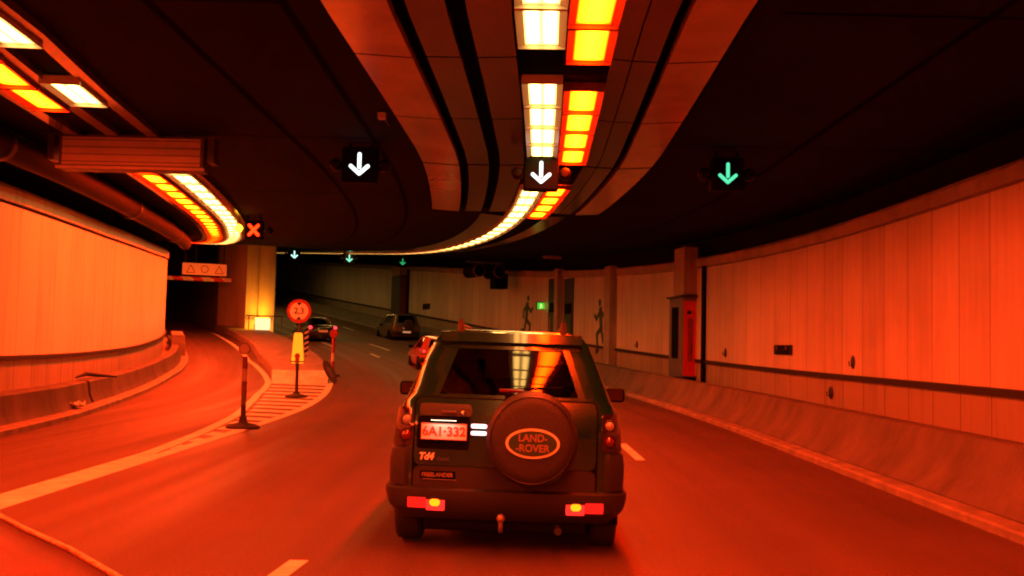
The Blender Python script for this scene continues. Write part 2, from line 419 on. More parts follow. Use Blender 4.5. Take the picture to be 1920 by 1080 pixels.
# transverse joints in the ceiling slabs
mj = MB()
for k in range(14):
    s0_ = 3.5 + 7.3 * k
    mj.grid([[P(s0_ + u, d, HC - .006) for d in (-12.6, -8, -3)] for u in (0, .07)]); mj.grid([[P(s0_ + u, d, HC - .006) for d in (2.4, 5, 7.9)] for u in (0, .07)])
for dd in (-4.6, -3.1, 4.6):
    ss_ = stations(-10, 100); mj.grid([[P(s_, dd, HC - .01), P(s_, dd + .09, HC - .01)] for s_ in ss_])
tag(mj.build('ceiling_joints', M['groove']), kind='structure')

# divider between the two tunnels: fluted nose column
dv = thing('divider_wall', 'tall fluted concrete nose of the dividing wall, lit orange by the lamp at its foot', 'wall', P(63, -5.7, 0), theta(63))
NL = [(63, -6.62), (63.05, -6.05), (63.2, -6.0), (63.2, -5.92), (63.05, -5.87), (63, -5.3), (63.12, -4.95), (63.5, -4.85)]
mb = MB(); outline = [(66.4, -7.75), (64.2, -6.9)] + NL + [(70, -4.85), (85, -4.85), (105, -4.85), (149, -4.85)]
mb.grid([[P(a, d, .0) for a, d in outline], [P(a, d, HC) for a, d in outline]])
world_part(mb.build('wall_face', mat('divider_concrete', (.4, .37, .32), .6, noise=.3, scale=.9, stretch=(1, 1, .15)), smooth=25), dv)
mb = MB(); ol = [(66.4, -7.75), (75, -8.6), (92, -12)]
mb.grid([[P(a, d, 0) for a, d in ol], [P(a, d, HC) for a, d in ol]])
world_part(mb.build('side_face', mat('shaded_concrete', (.1, .09, .08), .8, noise=.5, scale=.6)), dv)  # side wall colour darkened so the exit interior looks unlit
# exit portal: dark lintel
pt = at('exit_portal', 'dark lintel above the mouth of the unlit exit tunnel', 'tunnel portal', 67, -10, 0)
mb = MB(); mb.grid([[P(67, d, h) for d in (-14.5, -11, -7.6)] for h in (3.55, HC)]); mb.grid([[P(s_, d, 3.55) for d in (-14.5, -11, -7.6)] for s_ in (67, 80, 92)])
world_part(mb.build('lintel', M['near_black']), pt)  # the portal's unlit shade is put into the lintel colour
mb = MB(); mb.grid([[P(92, d, h) for d in (-18.5, -13, -8)] for h in (0, 3.6)])
world_part(mb.build('far_bend', M['near_black']), pt)

# ------------------------------------------------------------------ lighting trough in the ceiling and its lamps
def wd(s): return lerp_table([(8, -.27), (10.5, -.24), (15, -.08), (19.2, .04), (24, -.02), (30, 0)], s)
tr = thing('lighting_trough', 'brown glossy panelled trough in the ceiling above the middle lane carrying the central lamps', 'ceiling trough', P(16, 0, HC), theta(16))
def trp(pr): return lambda s: [(wd(s) + d, h) for d, h in pr]
TP = [('outer_panel', -2.34, -1.62, 5.19, 5.15, 'trough_out'), ('inner_panel', -1.44, -1.02, 5.17, 5.17, 'trough_in'), ('inner_panel', -.8, -.32, 5.17, 5.19, 'trough_in'),
      ('inner_panel', .87, 1.12, 5.19, 5.17, 'trough_in'), ('inner_panel', 1.14, 1.44, 5.17, 5.16, 'trough_in'), ('outer_panel', 1.58, 2.22, 5.15, 5.19, 'trough_out')]
for a, b_ in ((BACK, 12.45), (12.5, 15.9), (15.95, 20.0), (20.12, 27.5)):
    for n_, d0, d1, h0, h1, m_ in TP:
        world_part(loft(n_, a, b_, trp([(d0, HC), (d0, h0), (d1, h1), (d1, HC)]), M[m_], smooth=False), tr)
world_part(loft('back_plate', BACK, 27.5, trp([(-2.4, 5.262), (2.3, 5.262)]), M['groove']), tr)
for n_, d0, d1, h0, h1, m_ in (('inner_panel', -.95, -.3, 5.24, 5.19, 'trough_in'), ('inner_panel', .87, 1.5, 5.19, 5.24, 'trough_in')):
    world_part(loft(n_, 28.6, 105, trp([(d0, h0), (d1, h1)]), M[m_], smooth=False), tr)

LW, LL = .39, 1.36
def make_lamp(kind):
    t = thing('tunnel_lamp', None, None)
    w, l = LW, LL
    mb = MB()
    for x in (-1, 1):     # sloped flanges, widened to give the lamp a halo, and end plates
        mb.face([(x * w / 2, -l / 2, 0.0), (x * w / 2, l / 2, 0.0), (x * (w / 2 + .085), l / 2, -.045), (x * (w / 2 + .085), -l / 2, -.045)])
        mb.face([(x * (w / 2 + .085), -l / 2, -.045), (x * (w / 2 + .085), l / 2, -.045), (x * (w / 2 + .085), l / 2, .09), (x * (w / 2 + .085), -l / 2, .09)])
        mb.box((0, x * (l / 2 + .012), .0), (w + .17, .02, .1))
    mb.box((0, 0, .07), (w + .16, l, .03))
    mb.build('housing', M['lamp_tray' if kind == 'white' else 'halo_tray'], t)
    mb = MB(); mb.face([(-w / 2, l / 2, .002), (w / 2, l / 2, .002), (w / 2, -l / 2, .002), (-w / 2, -l / 2, .002)], [(0, 1), (1, 1), (1, 0), (0, 0)])
    mb.build('diffuser', M['white_lamp' if kind == 'white' else 'sodium_lamp'], t)
    return t
proto = {'white': make_lamp('white'), 'sodium': make_lamp('sodium')}
used = set()
def put_lamp(kind, s, d, label, group, h=5.16):
    t = proto[kind]
    if kind in used: t = copy_tree(t)
    used.add(kind)
    p0, p1 = P(s - .5, d(s - .5), h), P(s + .5, d(s + .5), h); v = p1 - p0
    t.location = P(s, d(s), h)
    t.rotation_euler = (math.asin(v.z / v.length), 0, math.atan2(-v.x, v.y))
    tag(t, label, 'ceiling lamp', group)
ORD = ['first', 'second', 'third', 'fourth', 'fifth', 'sixth', 'seventh', 'eighth', 'ninth', 'tenth', 'eleventh', 'twelfth']
PITCH = 1.44
def row(kind, d, spans, group, base, h=5.16):
    """spans: (first centre, count, text used with an ordinal or None for one shared label)"""
    for a, n, txt in spans:
        for k in range(n):
            lab = (txt % ORD[k]) if '%s' in txt else txt
            put_lamp(kind, a + PITCH * k, d, lab, group, h)
wdd = lambda s: wd(s)
sdd = lambda s: wd(s) + .58
G1, G2, G3, G4 = 'white lamps in the central row', 'orange lamps in the central row', 'white lamps over the exit lane', 'orange lamps over the exit lane'
row('white', wdd, [(11.16 - PITCH * 20, 20, 'white lamp of the central row above the top edge of the picture'),
                   (11.16, 1, 'large white lamp of the central row, cut by the top edge of the picture'),
                   (14.15, 4, '%s white lamp of the four in a block just above the middle green arrow'),
                   (23.5, 10, '%s white lamp of the central row below the middle green arrow'),
                   (23.5 + PITCH * 10, 44, 'small white lamp in the far curving tail of the central row')], G1, '')
row('sodium', sdd, [(10.35 - PITCH * 20, 20, 'orange lamp of the central row above the top edge of the picture'),
                    (10.35, 1, 'yellow orange lamp of the central row, cut by the top edge of the picture'),
                    (11.79, 1, 'yellow orange lamp just beside the large white lamp at the top of the picture'),
                    (14.5, 4, '%s yellow orange lamp of the four in a block right of the white lamps'),
                    (23.3, 4, '%s yellow orange lamp of the short block right below the middle green arrow')], G2, '')
def xl(s): return lerp_table([(-30, -6.5), (10, -6.45), (12.1, -6.6), (14.4, -6.95), (22, -7.75), (27.7, -8.2), (38.5, -8.85), (46, -9.1), (54, -9.3), (60, -9.9), (66, -11.0)], s)
xs_ = lambda s: xl(s) - .72
row('white', xl, [(11.6 - PITCH * 19, 19, 'white lamp over the exit lane outside the left edge of the picture'),
                  (11.6, 1, 'white lamp over the exit lane, cut by the upper left picture edge'),
                  (14.75, 1, 'lone white lamp above the hanging sign box at upper left'),
                  (21.4, 10, '%s white lamp of the row running from the hanging sign box to the exit'),
                  (21.4 + PITCH * 10, 16, 'small white lamp in the far bend of the row over the exit')], G3, '')
row('sodium', xs_, [(13.7 - PITCH * 20, 20, 'orange lamp over the exit lane outside the left edge of the picture'),
                    (13.7, 1, 'yellow orange lamp over the exit lane, cut by the upper left picture edge'),
                    (15.14, 1, 'yellow orange lamp just left above the hanging sign box at upper left'),
                    (21.5, 10, '%s yellow orange lamp of the row running from the hanging sign box to the exit'),
                    (21.5 + PITCH * 10, 16, 'small yellow orange lamp in the far bend of the row over the exit')], G4, '')
ex = thing('lighting_trough', 'red brown lamp trough over the exit lane, carrying two rows of lamps', 'ceiling trough', P(20, -7.5, HC), theta(20))
for a, b_ in ((BACK, 19.4), (19.5, 59.5)):
    for d0, d1 in ((-.47, -.25), (.25, .45), (-1.2, -.97)):
        world_part(loft('trough_panel', a, b_, lambda s: [(xl(s) + d0, HC), (xl(s) + d0, 5.17), (xl(s) + d1, 5.17), (xl(s) + d1, HC)], M['trough_in'], smooth=False), ex)

# ------------------------------------------------------------------ pipe, sign box, signals
pp = at('ventilation_pipe', 'thick brown pipe running below the ceiling along the top of the left wall', 'pipe', 30, -10.8, 4.9)
def pd(s): return lerp_table(WALL_L, s) + 1.0 - .012 * max(0, s - 20)
mb = MB(); path = [P(s_, pd(s_) , 4.92) for s_ in stations(BACK, 46, 1.2)]
mb.tube(path, .26, 14, caps=False); world_part(mb.build('pipe_body', mat('pipe_paint', (.012, .009, .007), .7, noise=.3, spec=.2), smooth=60), pp)
mb = MB()
for s_ in (8, 17.5, 27, 36.5, 45.6): mb.tube([P(s_, pd(s_), 4.92), P(s_ + .16, pd(s_ + .16), 4.92)], .31, 16, caps=False)
world_part(mb.build('flange_ring', M['steel'], smooth=40), pp)
mb = MB()
for s_ in (12, 22, 32, 42): mb.tube([P(s_, pd(s_) - .2, 4.92), P(s_, pd(s_) - .2, HC)], .02, 6); mb.tube([P(s_, pd(s_) + .2, 4.92), P(s_, pd(s_) + .2, HC)], .02, 6)
world_part(mb.build('hanger', M['steel']), pp)
mb = MB(); mb.lathe([(.24, -.3), (.24, .3)], 14, axis='y')
o = mb.build('open_mouth', M['groove'], smooth=60); o.location = P(45.9, pd(45.9), 4.92); o.rotation_euler = (0, 0, theta(45.9)); world_part(o, pp)

bx = at('sign_box', 'long grey horizontal sign box hanging from the ceiling at upper left', 'sign', 18, -7.36, 4.58)
MB().box((0, .18, .3), (2.6, .36, .62)).build('casing', M['grey'], bx, bevel=.02)
mb = MB(); mb.box((0, -.006, .32), (2.48, .012, .5)); mb.build('front_panel', M['lightgrey'], bx, bevel=.005)
mb = MB()
for k in range(4): mb.box((0, -.015, .13 + .13 * k), (2.48, .012, .012))
mb.build('louvre', M['grey'], bx)
mb = MB(); mb.box((0, -.03, .02), (2.66, .06, .05)); mb.build('bottom_lip', M['lightgrey'], bx, bevel=.006)
for x in (-1.45, 1.42): MB().box((x, .16, .38), (.12, .3, .46)).build('end_bracket', M['steel'], bx)
for x in (-.9, .9): MB().tube([(x, .18, .6), (x, .18, .72)], .04, 8).build('hanger', M['steel'], bx)

def chevron(mb, size, y0, y1, r):
    """down arrow from three rounded bars"""
    def bar(a, b):
        a, b = Vector(a), Vector(b); t = (b - a).normalized(); n_ = Vector((-t.y, t.x)); pts = []
        for k in range(9): 
            q = math.pi * k / 8; pts.append(b + r * (math.cos(q) * n_ * -1 + math.sin(q) * t))
        for k in range(9):
            q = math.pi * k / 8; pts.append(a + r * (math.cos(q) * n_ - math.sin(q) * t))
        mb.prism([(p.x, p.y) for p in pts], y0, y1)
    return bar
em = {}
def signal_mat(key, rgb):
    if key not in em: em[key] = mat('signal_' + key, (.02, .02, .02), .5, emit=rgb)
    return em[key]
def lane_signal(s, d, h, label, group, key, rgb, scale=1.0, cross=False, lit_left=False):
    t = at('lane_signal', label, 'lane signal', s, d, h, group)
    k = scale
    MB().box((0, .14, 0), (.74 * k, .24, .74 * k)).build('housing', M['black'], t, bevel=.03)
    MB().box((0, .012, 0), (.66 * k, .016, .66 * k)).build('screen', M['black'], t)
    mb = MB(); RB = (.056 if cross else .038) * k; bar = chevron(mb, 1, -.012, .004, RB)
    if not cross:
        bar((0, .21 * k), (0, -.06 * k)); m2 = mb
        bar((-.175 * k, -.035 * k), (0, -.19 * k)); 
        mb2 = MB(); bar2 = chevron(mb2, 1, -.0135, .004, RB); bar2((.175 * k, -.035 * k), (0, -.19 * k)); mb.v, mb.f, mb.uv, mb.mi = mb.v + mb2.v, mb.f + [[i + len(mb.v) for i in f] for f in mb2.f], mb.uv + mb2.uv, mb.mi + mb2.mi
        mb.build('arrow', signal_mat(key, rgb), t)
    else:
        bar((-.17 * k, .19 * k), (.17 * k, -.19 * k))
        mb2 = MB(); bar2 = chevron(mb2, 1, -.0135, .004, RB); bar2((.17 * k, .19 * k), (-.17 * k, -.19 * k)); mb.v, mb.f, mb.uv, mb.mi = mb.v + mb2.v, mb.f + [[i + len(mb.v) for i in f] for f in mb2.f], mb.uv + mb2.uv, mb.mi + mb2.mi
        mb.build('cross', signal_mat(key, rgb), t)
    for x in (-1, 1):
        lit = lit_left and x < 0; off = .46 if lit_left else .5 * k
        mb = MB(); mb.lathe([(.0, -.06), (.07, -.05), (.1, -.01), (.105, .02), (.115, .03), (.115, .16), (0, .17)], 18, axis='y', c=(x * off, .02, .05 if lit else 0))
        o = mb.build('beacon', signal_mat('amber_lit', (9, 4.2, .12)) if lit else mat_beacon, t, smooth=40)
        mb = MB(); mb.box((x * .42 * k, .1, 0), (.14 * k, .05, .06)); mb.build('beacon_arm', M['steel'], t)
    for x in (-.2, .2): MB().tube([(x, .14, .3 * k), (x, .14, HC - h)], .025, 8).build('hanger', M['black'], t)
    return t
mat_beacon = mat('unlit_amber_lens', (.007, .003, .002), .45, spec=.1)
GA = 'green arrow lane signals'
lane_signal(18.55, -3.35, 4.86, 'nearest green-white arrow signal over the left lane, left of the central trough', GA, 'arrow_white', (1.5, 1.75, 1.7), .9)
lane_signal(18.9, .02, 4.84, 'green-white arrow signal over the middle lane, between the white lamp blocks', GA, 'arrow_white', (1.5, 1.75, 1.7), .9)
lane_signal(18.55, 3.46, 4.84, 'teal green arrow signal over the right lane, alone on the dark ceiling', GA, 'arrow_teal', (.09, .82, .42), .84)
lane_signal(65.2, -3.45, 4.86, 'far arrow signal just right of the fluted column, whitest of the three far ones', GA, 'arrow_far_white', (.75, 1.5, 1.3), 1.0)
lane_signal(65.2, 0, 4.82, 'far arrow signal in the middle of the three small ones', GA, 'arrow_far_mid', (.25, 1.1, .75), .98)
lane_signal(65.2, 3.5, 4.78, 'far dark green arrow signal, rightmost of the three small ones', GA, 'arrow_far_green', (.02, .42, .14), .86)
lane_signal(31.7, -7.63, 4.8, 'red cross signal above the fluted column with a lit yellow beacon on its left', None, 'cross', (9, .11, .01), .76, cross=True, lit_left=True)

# exit height bar and its sign
hb = at('height_bar', 'red and white striped height limit bar hanging across the dark exit mouth', 'height bar', 64.6, -9.3, 3.12)
m_str = bpy.data.materials.new('striped_bar'); m_str.use_nodes = True
nt = m_str.node_tree; tc = nt.nodes.new('ShaderNodeTexCoord'); wv = nt.nodes.new('ShaderNodeTexWave'); wv.bands_direction = 'DIAGONAL'; wv.inputs['Scale'].default_value = .55
cr = nt.nodes.new('ShaderNodeValToRGB'); cr.color_ramp.interpolation = 'CONSTANT'; cr.color_ramp.elements[0].color = (.6, .06, .04, 1); cr.color_ramp.elements[1].position = .45; cr.color_ramp.elements[1].color = (.8, .76, .7, 1)
nt.links.new(tc.outputs['Object'], wv.inputs['Vector']); nt.links.new(wv.outputs['Fac'], cr.inputs['Fac']); nt.links.new(cr.outputs['Color'], nt.nodes['Principled BSDF'].inputs['Base Color'])
mb = MB(); mb.tube([(-2.1, 0, .0), (2.05, 0, .0)], .13, 12); mb.build('bar', m_str, hb, smooth=40)
for x in (-1.6, 0, 1.6): MB().tube([(x, .02, .12), (x, .02, 2.1)], .025, 6).build('hanger', M['steel'], hb)
hs = at('warning_sign', 'orange reflective rectangular sign with a triangle, a ring and a triangle above the striped bar', 'sign', 64.3, -8.83, 3.35)
MB().box((0, .05, .35), (2.5, .08, .68)).build('sign_panel', mat('sign_orange_glow', (.85, .5, .22), .4, emit=(.3, .04, .006)), hs, bevel=.01)  # reflective sign; its brightness is painted in as a faint glow
mb = MB()
def ring(cx, cz, pts, w):
    n = len(pts)
    for k in range(n):
        a, b_ = Vector(pts[k]), Vector(pts[(k + 1) % n]); t = (b_ - a).normalized(); q = Vector((-t.y, t.x)) * w
        mb.prism([(cx + p.x, cz + p.y) for p in (a - q, b_ - q, b_ + q, a + q)], -.004, .01)
for cx in (-.78, .82): ring(cx, .33, [(-.24, -.2), (.24, -.2), (0, .24)], .022)
ring(0, .36, [(.2 * math.cos(2 * math.pi * k / 20), .2 * math.sin(2 * math.pi * k / 20)) for k in range(20)], .022)
mb.build('symbols', mat('sign_symbol', (.35, .05, .02), .5), hs)
for x in (-1.1, 1.1): MB().tube([(x, .06, .66), (x, .06, 1.85)], .02, 6).build('hanger', M['steel'], hs)
# lamp at the foot of the column
fl = at('flood_lamp', 'bright boxy lamp at the foot of the fluted column, under a dark crossbar', 'lamp', 62.15, -5.75, ISH + .0)
MB().box((0, .12, .18), (.9, .24, .34)).build('casing', M['steel'], fl, bevel=.02)
MB().box((0, -.01, .36), (.86, .02, .66)).build('lit_front', mat('flood_front', (.8, .8, .7), .5, emit=(1.1, .85, .42)), fl)
mb = MB(); mb.face([(-.4, .02, .70), (.4, .02, .70), (.4, .3, .70), (-.4, .3, .70)]); mb.build('lit_top', mat('flood_top', (.8, .7, .4), .5, emit=(160, 46, 1.5)), fl)
mb = MB(); mb.box((.1, -.12, .83), (2.1, .05, .07)); mb.build('crossbar', M['steel'], fl)
for x in (-.8, 1.05): MB().box((x, -.12, .4), (.05, .05, .82)).build('crossbar_post', M['steel'], fl)

# ------------------------------------------------------------------ posts on the gore and island
def banded_post(label, s, d, h, base_r, r, bands, top, group=None, lean=0, z0=0):
    t = at('marker_post', label, 'post', s, d, z0, group)
    t.rotation_euler[1] = lean
    mb = MB(); mb.lathe([(0, 0.004), (base_r, .004), (base_r, .035), (base_r * .8, .07), (base_r * .3, .1), (r * 1.5, .13), (r * 1.5, .2), (0, .2)], 28)
    mb.build('base', M['rubber'], t, smooth=50)
    for k, (a, b_, c) in enumerate(bands):
        mb = MB(); mb.tube([(0, 0, a), (0, 0, b_)], r * (1.0 if k % 2 else 1.03), 16); mb.build('band', M[c], t, smooth=50)
    if top: top(t, h)
    return t
def disc_top(rad, m_):
    def f(t, h):
        mb = MB(); mb.lathe([(0, -.02), (rad, -.015), (rad, .015), (0, .02)], 24, axis='y', c=(0, -.05, h)); mb.build('reflector', M[m_], t, smooth=30)
        mb = MB(); mb.lathe([(rad, -.022), (rad + .015, -.022), (rad + .015, .022), (rad, .022)], 24, axis='y', c=(0, -.05, h)); mb.build('reflector_rim', M['grey'], t)
    return f
banded_post('banded marker post with a round pale reflector, standing alone where the hatched gore starts', 18.23, -5.24, 1.42, .3, .045,
            [(.15, .42, 'rubber'), (.42, .6, 'barrier'), (.6, .84, 'dark_red'), (.84, 1.06, 'kerb'), (1.06, 1.28, 'dark_red')], disc_top(.09, 'kerb'))
banded_post('red and white marker post with orange round top, at the right island corner', 38.4, -5.16, 1.56, .27, .06,
            [(.15, .55, 'red'), (.55, .85, 'white'), (.85, 1.4, 'red')], disc_top(.15, 'red_reflect'))
t = at('marker_board', 'narrow black and white striped marker board on the island behind the round sign', 'marker board', 44, -5.95, ISH)
mb = MB(); mb.box((0, 0, .62), (.17, .03, 1.1)); mb.build('board', M['lightgrey'], t, bevel=.005)
mb = MB()
for k in range(5):
    z = .16 + k * .22; mb.prism([(-.085, z), (.085, z + .1), (.085, z + .21), (-.085, z + .11)], -.019, .01)
mb.build('stripe', M['black'], t)
mb = MB(); mb.tube([(0, .03, 0), (0, .03, 1.1)], .025, 8); mb.build('post', M['steel'], t)

# keep-clear bollard with the height sign
t = at('sign_post', 'round red-rimmed height limit sign on a post above a lit yellow bollard panel', 'road sign', 28.18, -5.88)
mb = MB(); mb.lathe([(0, .004), (.3, .004), (.3, .035), (.24, .07), (.1, .1), (.07, .16), (.0, .16)], 28); mb.build('base', M['rubber'], t, smooth=50)
mb = MB(); mb.tube([(0, 0, .1), (0, 0, 1.0)], .045, 12); mb.tube([(.03, .03, .9), (.03, .03, 2.05)], .035, 10); mb.build('pole', M['steel'], t, smooth=50)
mb = MB(); mb.box((0, 0, 1.33), (.34, .12, .84), taper=.66); mb.build('bollard_panel', M['yellow'], t, bevel=.04)
mb = MB(); mb.box((0, -.0, .97), (.36, .14, .03)); mb.build('panel_foot', M['black'], t)
mb = MB(); mb.box((0, -.072, 1.02), (.11, .012, .2)); mb.lathe([(0, -.012), (.075, -.012), (.075, .0), (0, .0)], 16, axis='y', c=(0, -.068, 1.12)); mb.build('dark_mark', M['red'], t)
sd = MB(); sd.lathe([(0, -.012), (.325, -.012), (.325, .012), (0, .012)], 40, axis='y', c=(0, 0, 2.34)); sd = sd.build('sign_disc', M['red_reflect'], t, smooth=30)
mb = MB(); mb.lathe([(0, -.016), (.245, -.016), (.245, .0), (0, .0)], 40, axis='y', c=(0, 0, 2.34)); mb.build('sign_face', mat('sign_white', (.85, .8, .74), .4), sd)
mb = MB()
for sg in (1, -1): mb.prism([(-.075, 2.34 + sg * .235), (.075, 2.34 + sg * .235), (0, 2.34 + sg * .145)], -.021, -.01)
mb.build('arrowhead', M['black'], sd)
lettering('lettering', '2,3', .23, M['black'], sd, (0, -.018, 2.34), (R(90), 0, 0), bold=.004)

# knocked-over sign by the island nose
t = at('leaning_sign', 'narrow dark sign plate knocked askew, leaning left at the right corner of the island nose', 'road sign', 34.15, -5.22, 0)
mb = MB(); mb.prism([(.15 * math.cos(2 * math.pi * k / 28), .42 * math.sin(2 * math.pi * k / 28)) for k in range(28)], -.015, .015)
o = mb.build('sign_plate', mat('dirty_sign_plate', (.012, .022, .018), .5, noise=.4, scale=9), t, smooth=30, bevel=.006); o.location = (-.06, 0, .42); o.rotation_euler = (R(-14), R(-27), R(12))
mb = MB(); mb.prism([(-.03, -.2), (.03, -.2), (.03, .05), (.08, .05), (0, .2), (-.08, .05), (-.03, .05)], -.021, -.01); mb.build('arrow', M['grey'], o)
MB().tube([(-.18, .1, .7), (.12, .06, .02)], .03, 8).build('pole', M['steel'], t)

# litter on the kerb
lt = at('litter', 'crumpled pale scrap of paper lying on the left kerb', 'litter', 20.6, -9.3, .11)
mb = MB(); rr = random.Random(3)
mb.grid([[(-.22 + .11 * i + rr.uniform(-.03, .03), -.2 + .1 * j + rr.uniform(-.03, .03), .03 + .09 * math.sin(i * 1.7 + j) ** 2 + rr.uniform(0, .05)) for i in range(5)] for j in range(5)])
o = mb.build('paper', mat('scrap_paper', (.85, .8, .72), .7), lt); mo = o.modifiers.new('thick', 'SOLIDIFY'); mo.thickness = .01
lt2 = at('litter', 'dark strip of torn rubber lying on top of the left barrier near its broken joint', 'litter', 23.8, -9.95, .61)
mb = MB(); mb.tube([(-.2, -.5, .03), (-.12, -.1, .1), (.0, .35, .06), (.3, .7, .02)], [.02, .05, .045, .02], 8); mb.build('strip', M['rubber'], lt2, smooth=50)

# ------------------------------------------------------------------ things on the right wall
def on_wall(name, label, cat, s, h, d=PW, group=None):
    """local x runs back along the wall (towards the viewer), local -y faces the road"""
    return thing(name, label, cat, P(s, d, h), theta(s) - R(90), group)
cb = on_wall('emergency_cabinet', 'tall emergency cabinet on the right wall, grey front and bright red side', 'cabinet', 34.75, .42)
cb.scale = (1.12, 1.2, 1)
MB().box((0, -.2, 1.39), (1.3, .46, 2.76)).build('casing', mat('cabinet_grey', (.13, .13, .17), .4), cb, bevel=.015)
mb = MB(); mb.box((.656, -.2, 1.36), (.02, .40, 2.6)); dr = mb.build('side_door', mat('cabinet_red', (.6, .03, .02), .35), cb, bevel=.004)
mb = MB(); mb.box((.67, -.2, 1.3), (.012, .16, 1.5)); mb.build('recess', M['red'], dr, bevel=.004)
mb = MB(); mb.lathe([(0, .0), (.07, .0), (.06, .03), (0, .04)], 16, axis='x', c=(.668, -.24, 2.25)); mb.box((.68, -.16, 1.0), (.02, .03, .3)); mb.build('handle', M['steel'], dr)
mb = MB(); mb.box((.667, -.015, 1.36), (.02, .03, 2.6)); mb.build('reflective_edge', mat('edge_yellow', (.7, .45, .12), .4), dr)
mb = MB(); mb.box((-.05, -.436, 1.55), (.62, .02, 1.8)); mb.build('front_window', M['black'], cb, bevel=.01)
MB().box((0, -.22, 2.8), (1.5, .56, .06)).build('roof', M['steel'], cb)
MB().box((.0, -.2, -.1), (1.2, .4, .18)).build('foot', M['black'], cb)
ub = on_wall('distribution_box', 'plain tall brown box mounted on the wall directly above the emergency cabinet', 'box', 34.6, 3.29)
MB().box((0, -.22, .84), (1.1, .5, 1.66)).build('casing', M['lower'], ub, bevel=.01)
MB().box((.25, -.2, -.02), (.8, .4, .05)).build('bottom_plate', M['steel'], ub)
gp = on_wall('shadow_gap', 'dark vertical strip painting the shadow gap right beside the emergency cabinet', 'dark strip', 33.3, .3)
MB().box((0, -.05, 2.0), (.26, .09, 3.95)).build('dark_strip', M['black'], gp, bevel=.008)  # black strip stands in for the shadow gap at the cabinet's side

# pillars and green emergency door bays
for s_, w_, label in ((42.95, .9, 'grey brown wall pillar nearest the cabinet, right of the nearer green running figure'), (49.4, .6, 'narrow orange wall pillar between the two dark green door bays')):
    t = on_wall('wall_pillar', label, 'pillar', s_, .1, group='pillars on the right wall')
    MB().box((0, -.16, 2.28), (w_ * .8, .34, 4.55)).build('shaft', M['cornice'], t, bevel=.01)
    MB().box((w_ * .4 + .03, -.05, 2.0), (.05, .1, 4.0)).build('edge_trim', M['cornice'], t)
    MB().box((-w_ * .4 - .1, -.1, 2.25), (.2, .18, 4.5)).build('side_flange', M['grey'], t)
for s_, label in ((50.45, 'farther dark green door bay, with a pale lit strip, just right of the exit sign'), (48.4, 'nearer dark green door bay, between the narrow pillar and the running figure')):
    t = on_wall('emergency_door', label, 'door', s_, .18, group='emergency door bays')
    MB().box((0, -.02, 2.0), (1.25, .06, 4.0)).build('frame', M['green_door'], t, bevel=.01)
    lf = MB().box((0, -.06, 1.1), (.9, .04, 2.15)).build('door_leaf', M['green'], t, bevel=.008)
    mb = MB(); mb.box((.35, -.1, 1.05), (.03, .05, .18)); mb.build('handle', M['steel'], lf)
    MB().box((-.3, -.085, 1.5), (.14, .015, 1.0)).build('vision_panel', mat('vision_panel', (.3, .25, .1), .3), lf)
    MB().box((0, -.055, 2.5), (.9, .03, .5)).build('transom', M['black'], t, bevel=.01)
# lit exit sign
t = on_wall('exit_sign', 'small lit green exit sign with a pale running figure on the far right wall', 'exit sign', 51.6, 2.5)
t.scale = (.75, .75, .75)
MB().box((0, -.3, .28), (.1, .66, .56)).build('casing', M['black'], t, bevel=.01)
MB().box((.052, -.3, .28), (.012, .56, .46)).build('lit_face', mat('exit_green', (.02, .2, .05), .4, emit=(.06, .5, .03)), t)
def running_man(mb, k, tf=None, y0=-.012, y1=0.0, flip=1):
    """a running figure of height k in the (x,z) plane, feet at 0"""
    def limb(pts, w):
        for (a, b_) in zip(pts, pts[1:]):
            a, b_ = Vector(a), Vector(b_); t_ = (b_ - a).normalized(); q = Vector((-t_.y, t_.x)) * w; e = t_ * w * .5
            mb.prism([(flip * p.x * k, p.y * k) for p in (a - q - e, b_ - q + e, b_ + q + e, a + q - e)], y0, y1, tf)
    mb.prism([(flip * (.04 + .07 * math.cos(2 * math.pi * j / 16)) * k, (.92 + .07 * math.sin(2 * math.pi * j / 16)) * k) for j in range(16)], y0, y1, tf)
    limb([(.0, .8), (-.05, .45)], .075)
    limb([(-.05, .45), (.17, .34), (.12, .06), (.2, .03)], .05)
    limb([(-.05, .45), (-.16, .22), (-.36, .2)], .048)
    limb([(.0, .78), (.2, .62), (.3, .7)], .038)
    limb([(-.01, .78), (-.2, .66), (-.24, .5)], .038)
mb = MB(); running_man(mb, .4, tf=lambda q: Vector((.066 - q.y * .3, -.3 - q.x, .07 + q.z))); mb.build('figure', mat('exit_figure', (.5, .6, .2), .5, emit=(.75, .9, .28)), t)
for s_, label, fl_ in ((53.9, 'farther dark green running figure painted on the wall panels, left of the exit sign', 1), (44.5, 'nearer dark green running figure painted on the wall beside the grey pillar', -1)):
    t = on_wall('evacuation_symbol', label, 'wall symbol', s_, .75, group='running figures on the wall')
    mb = MB(); running_man(mb, 2.5, flip=fl_); mb.build('figure', M['green'], t)
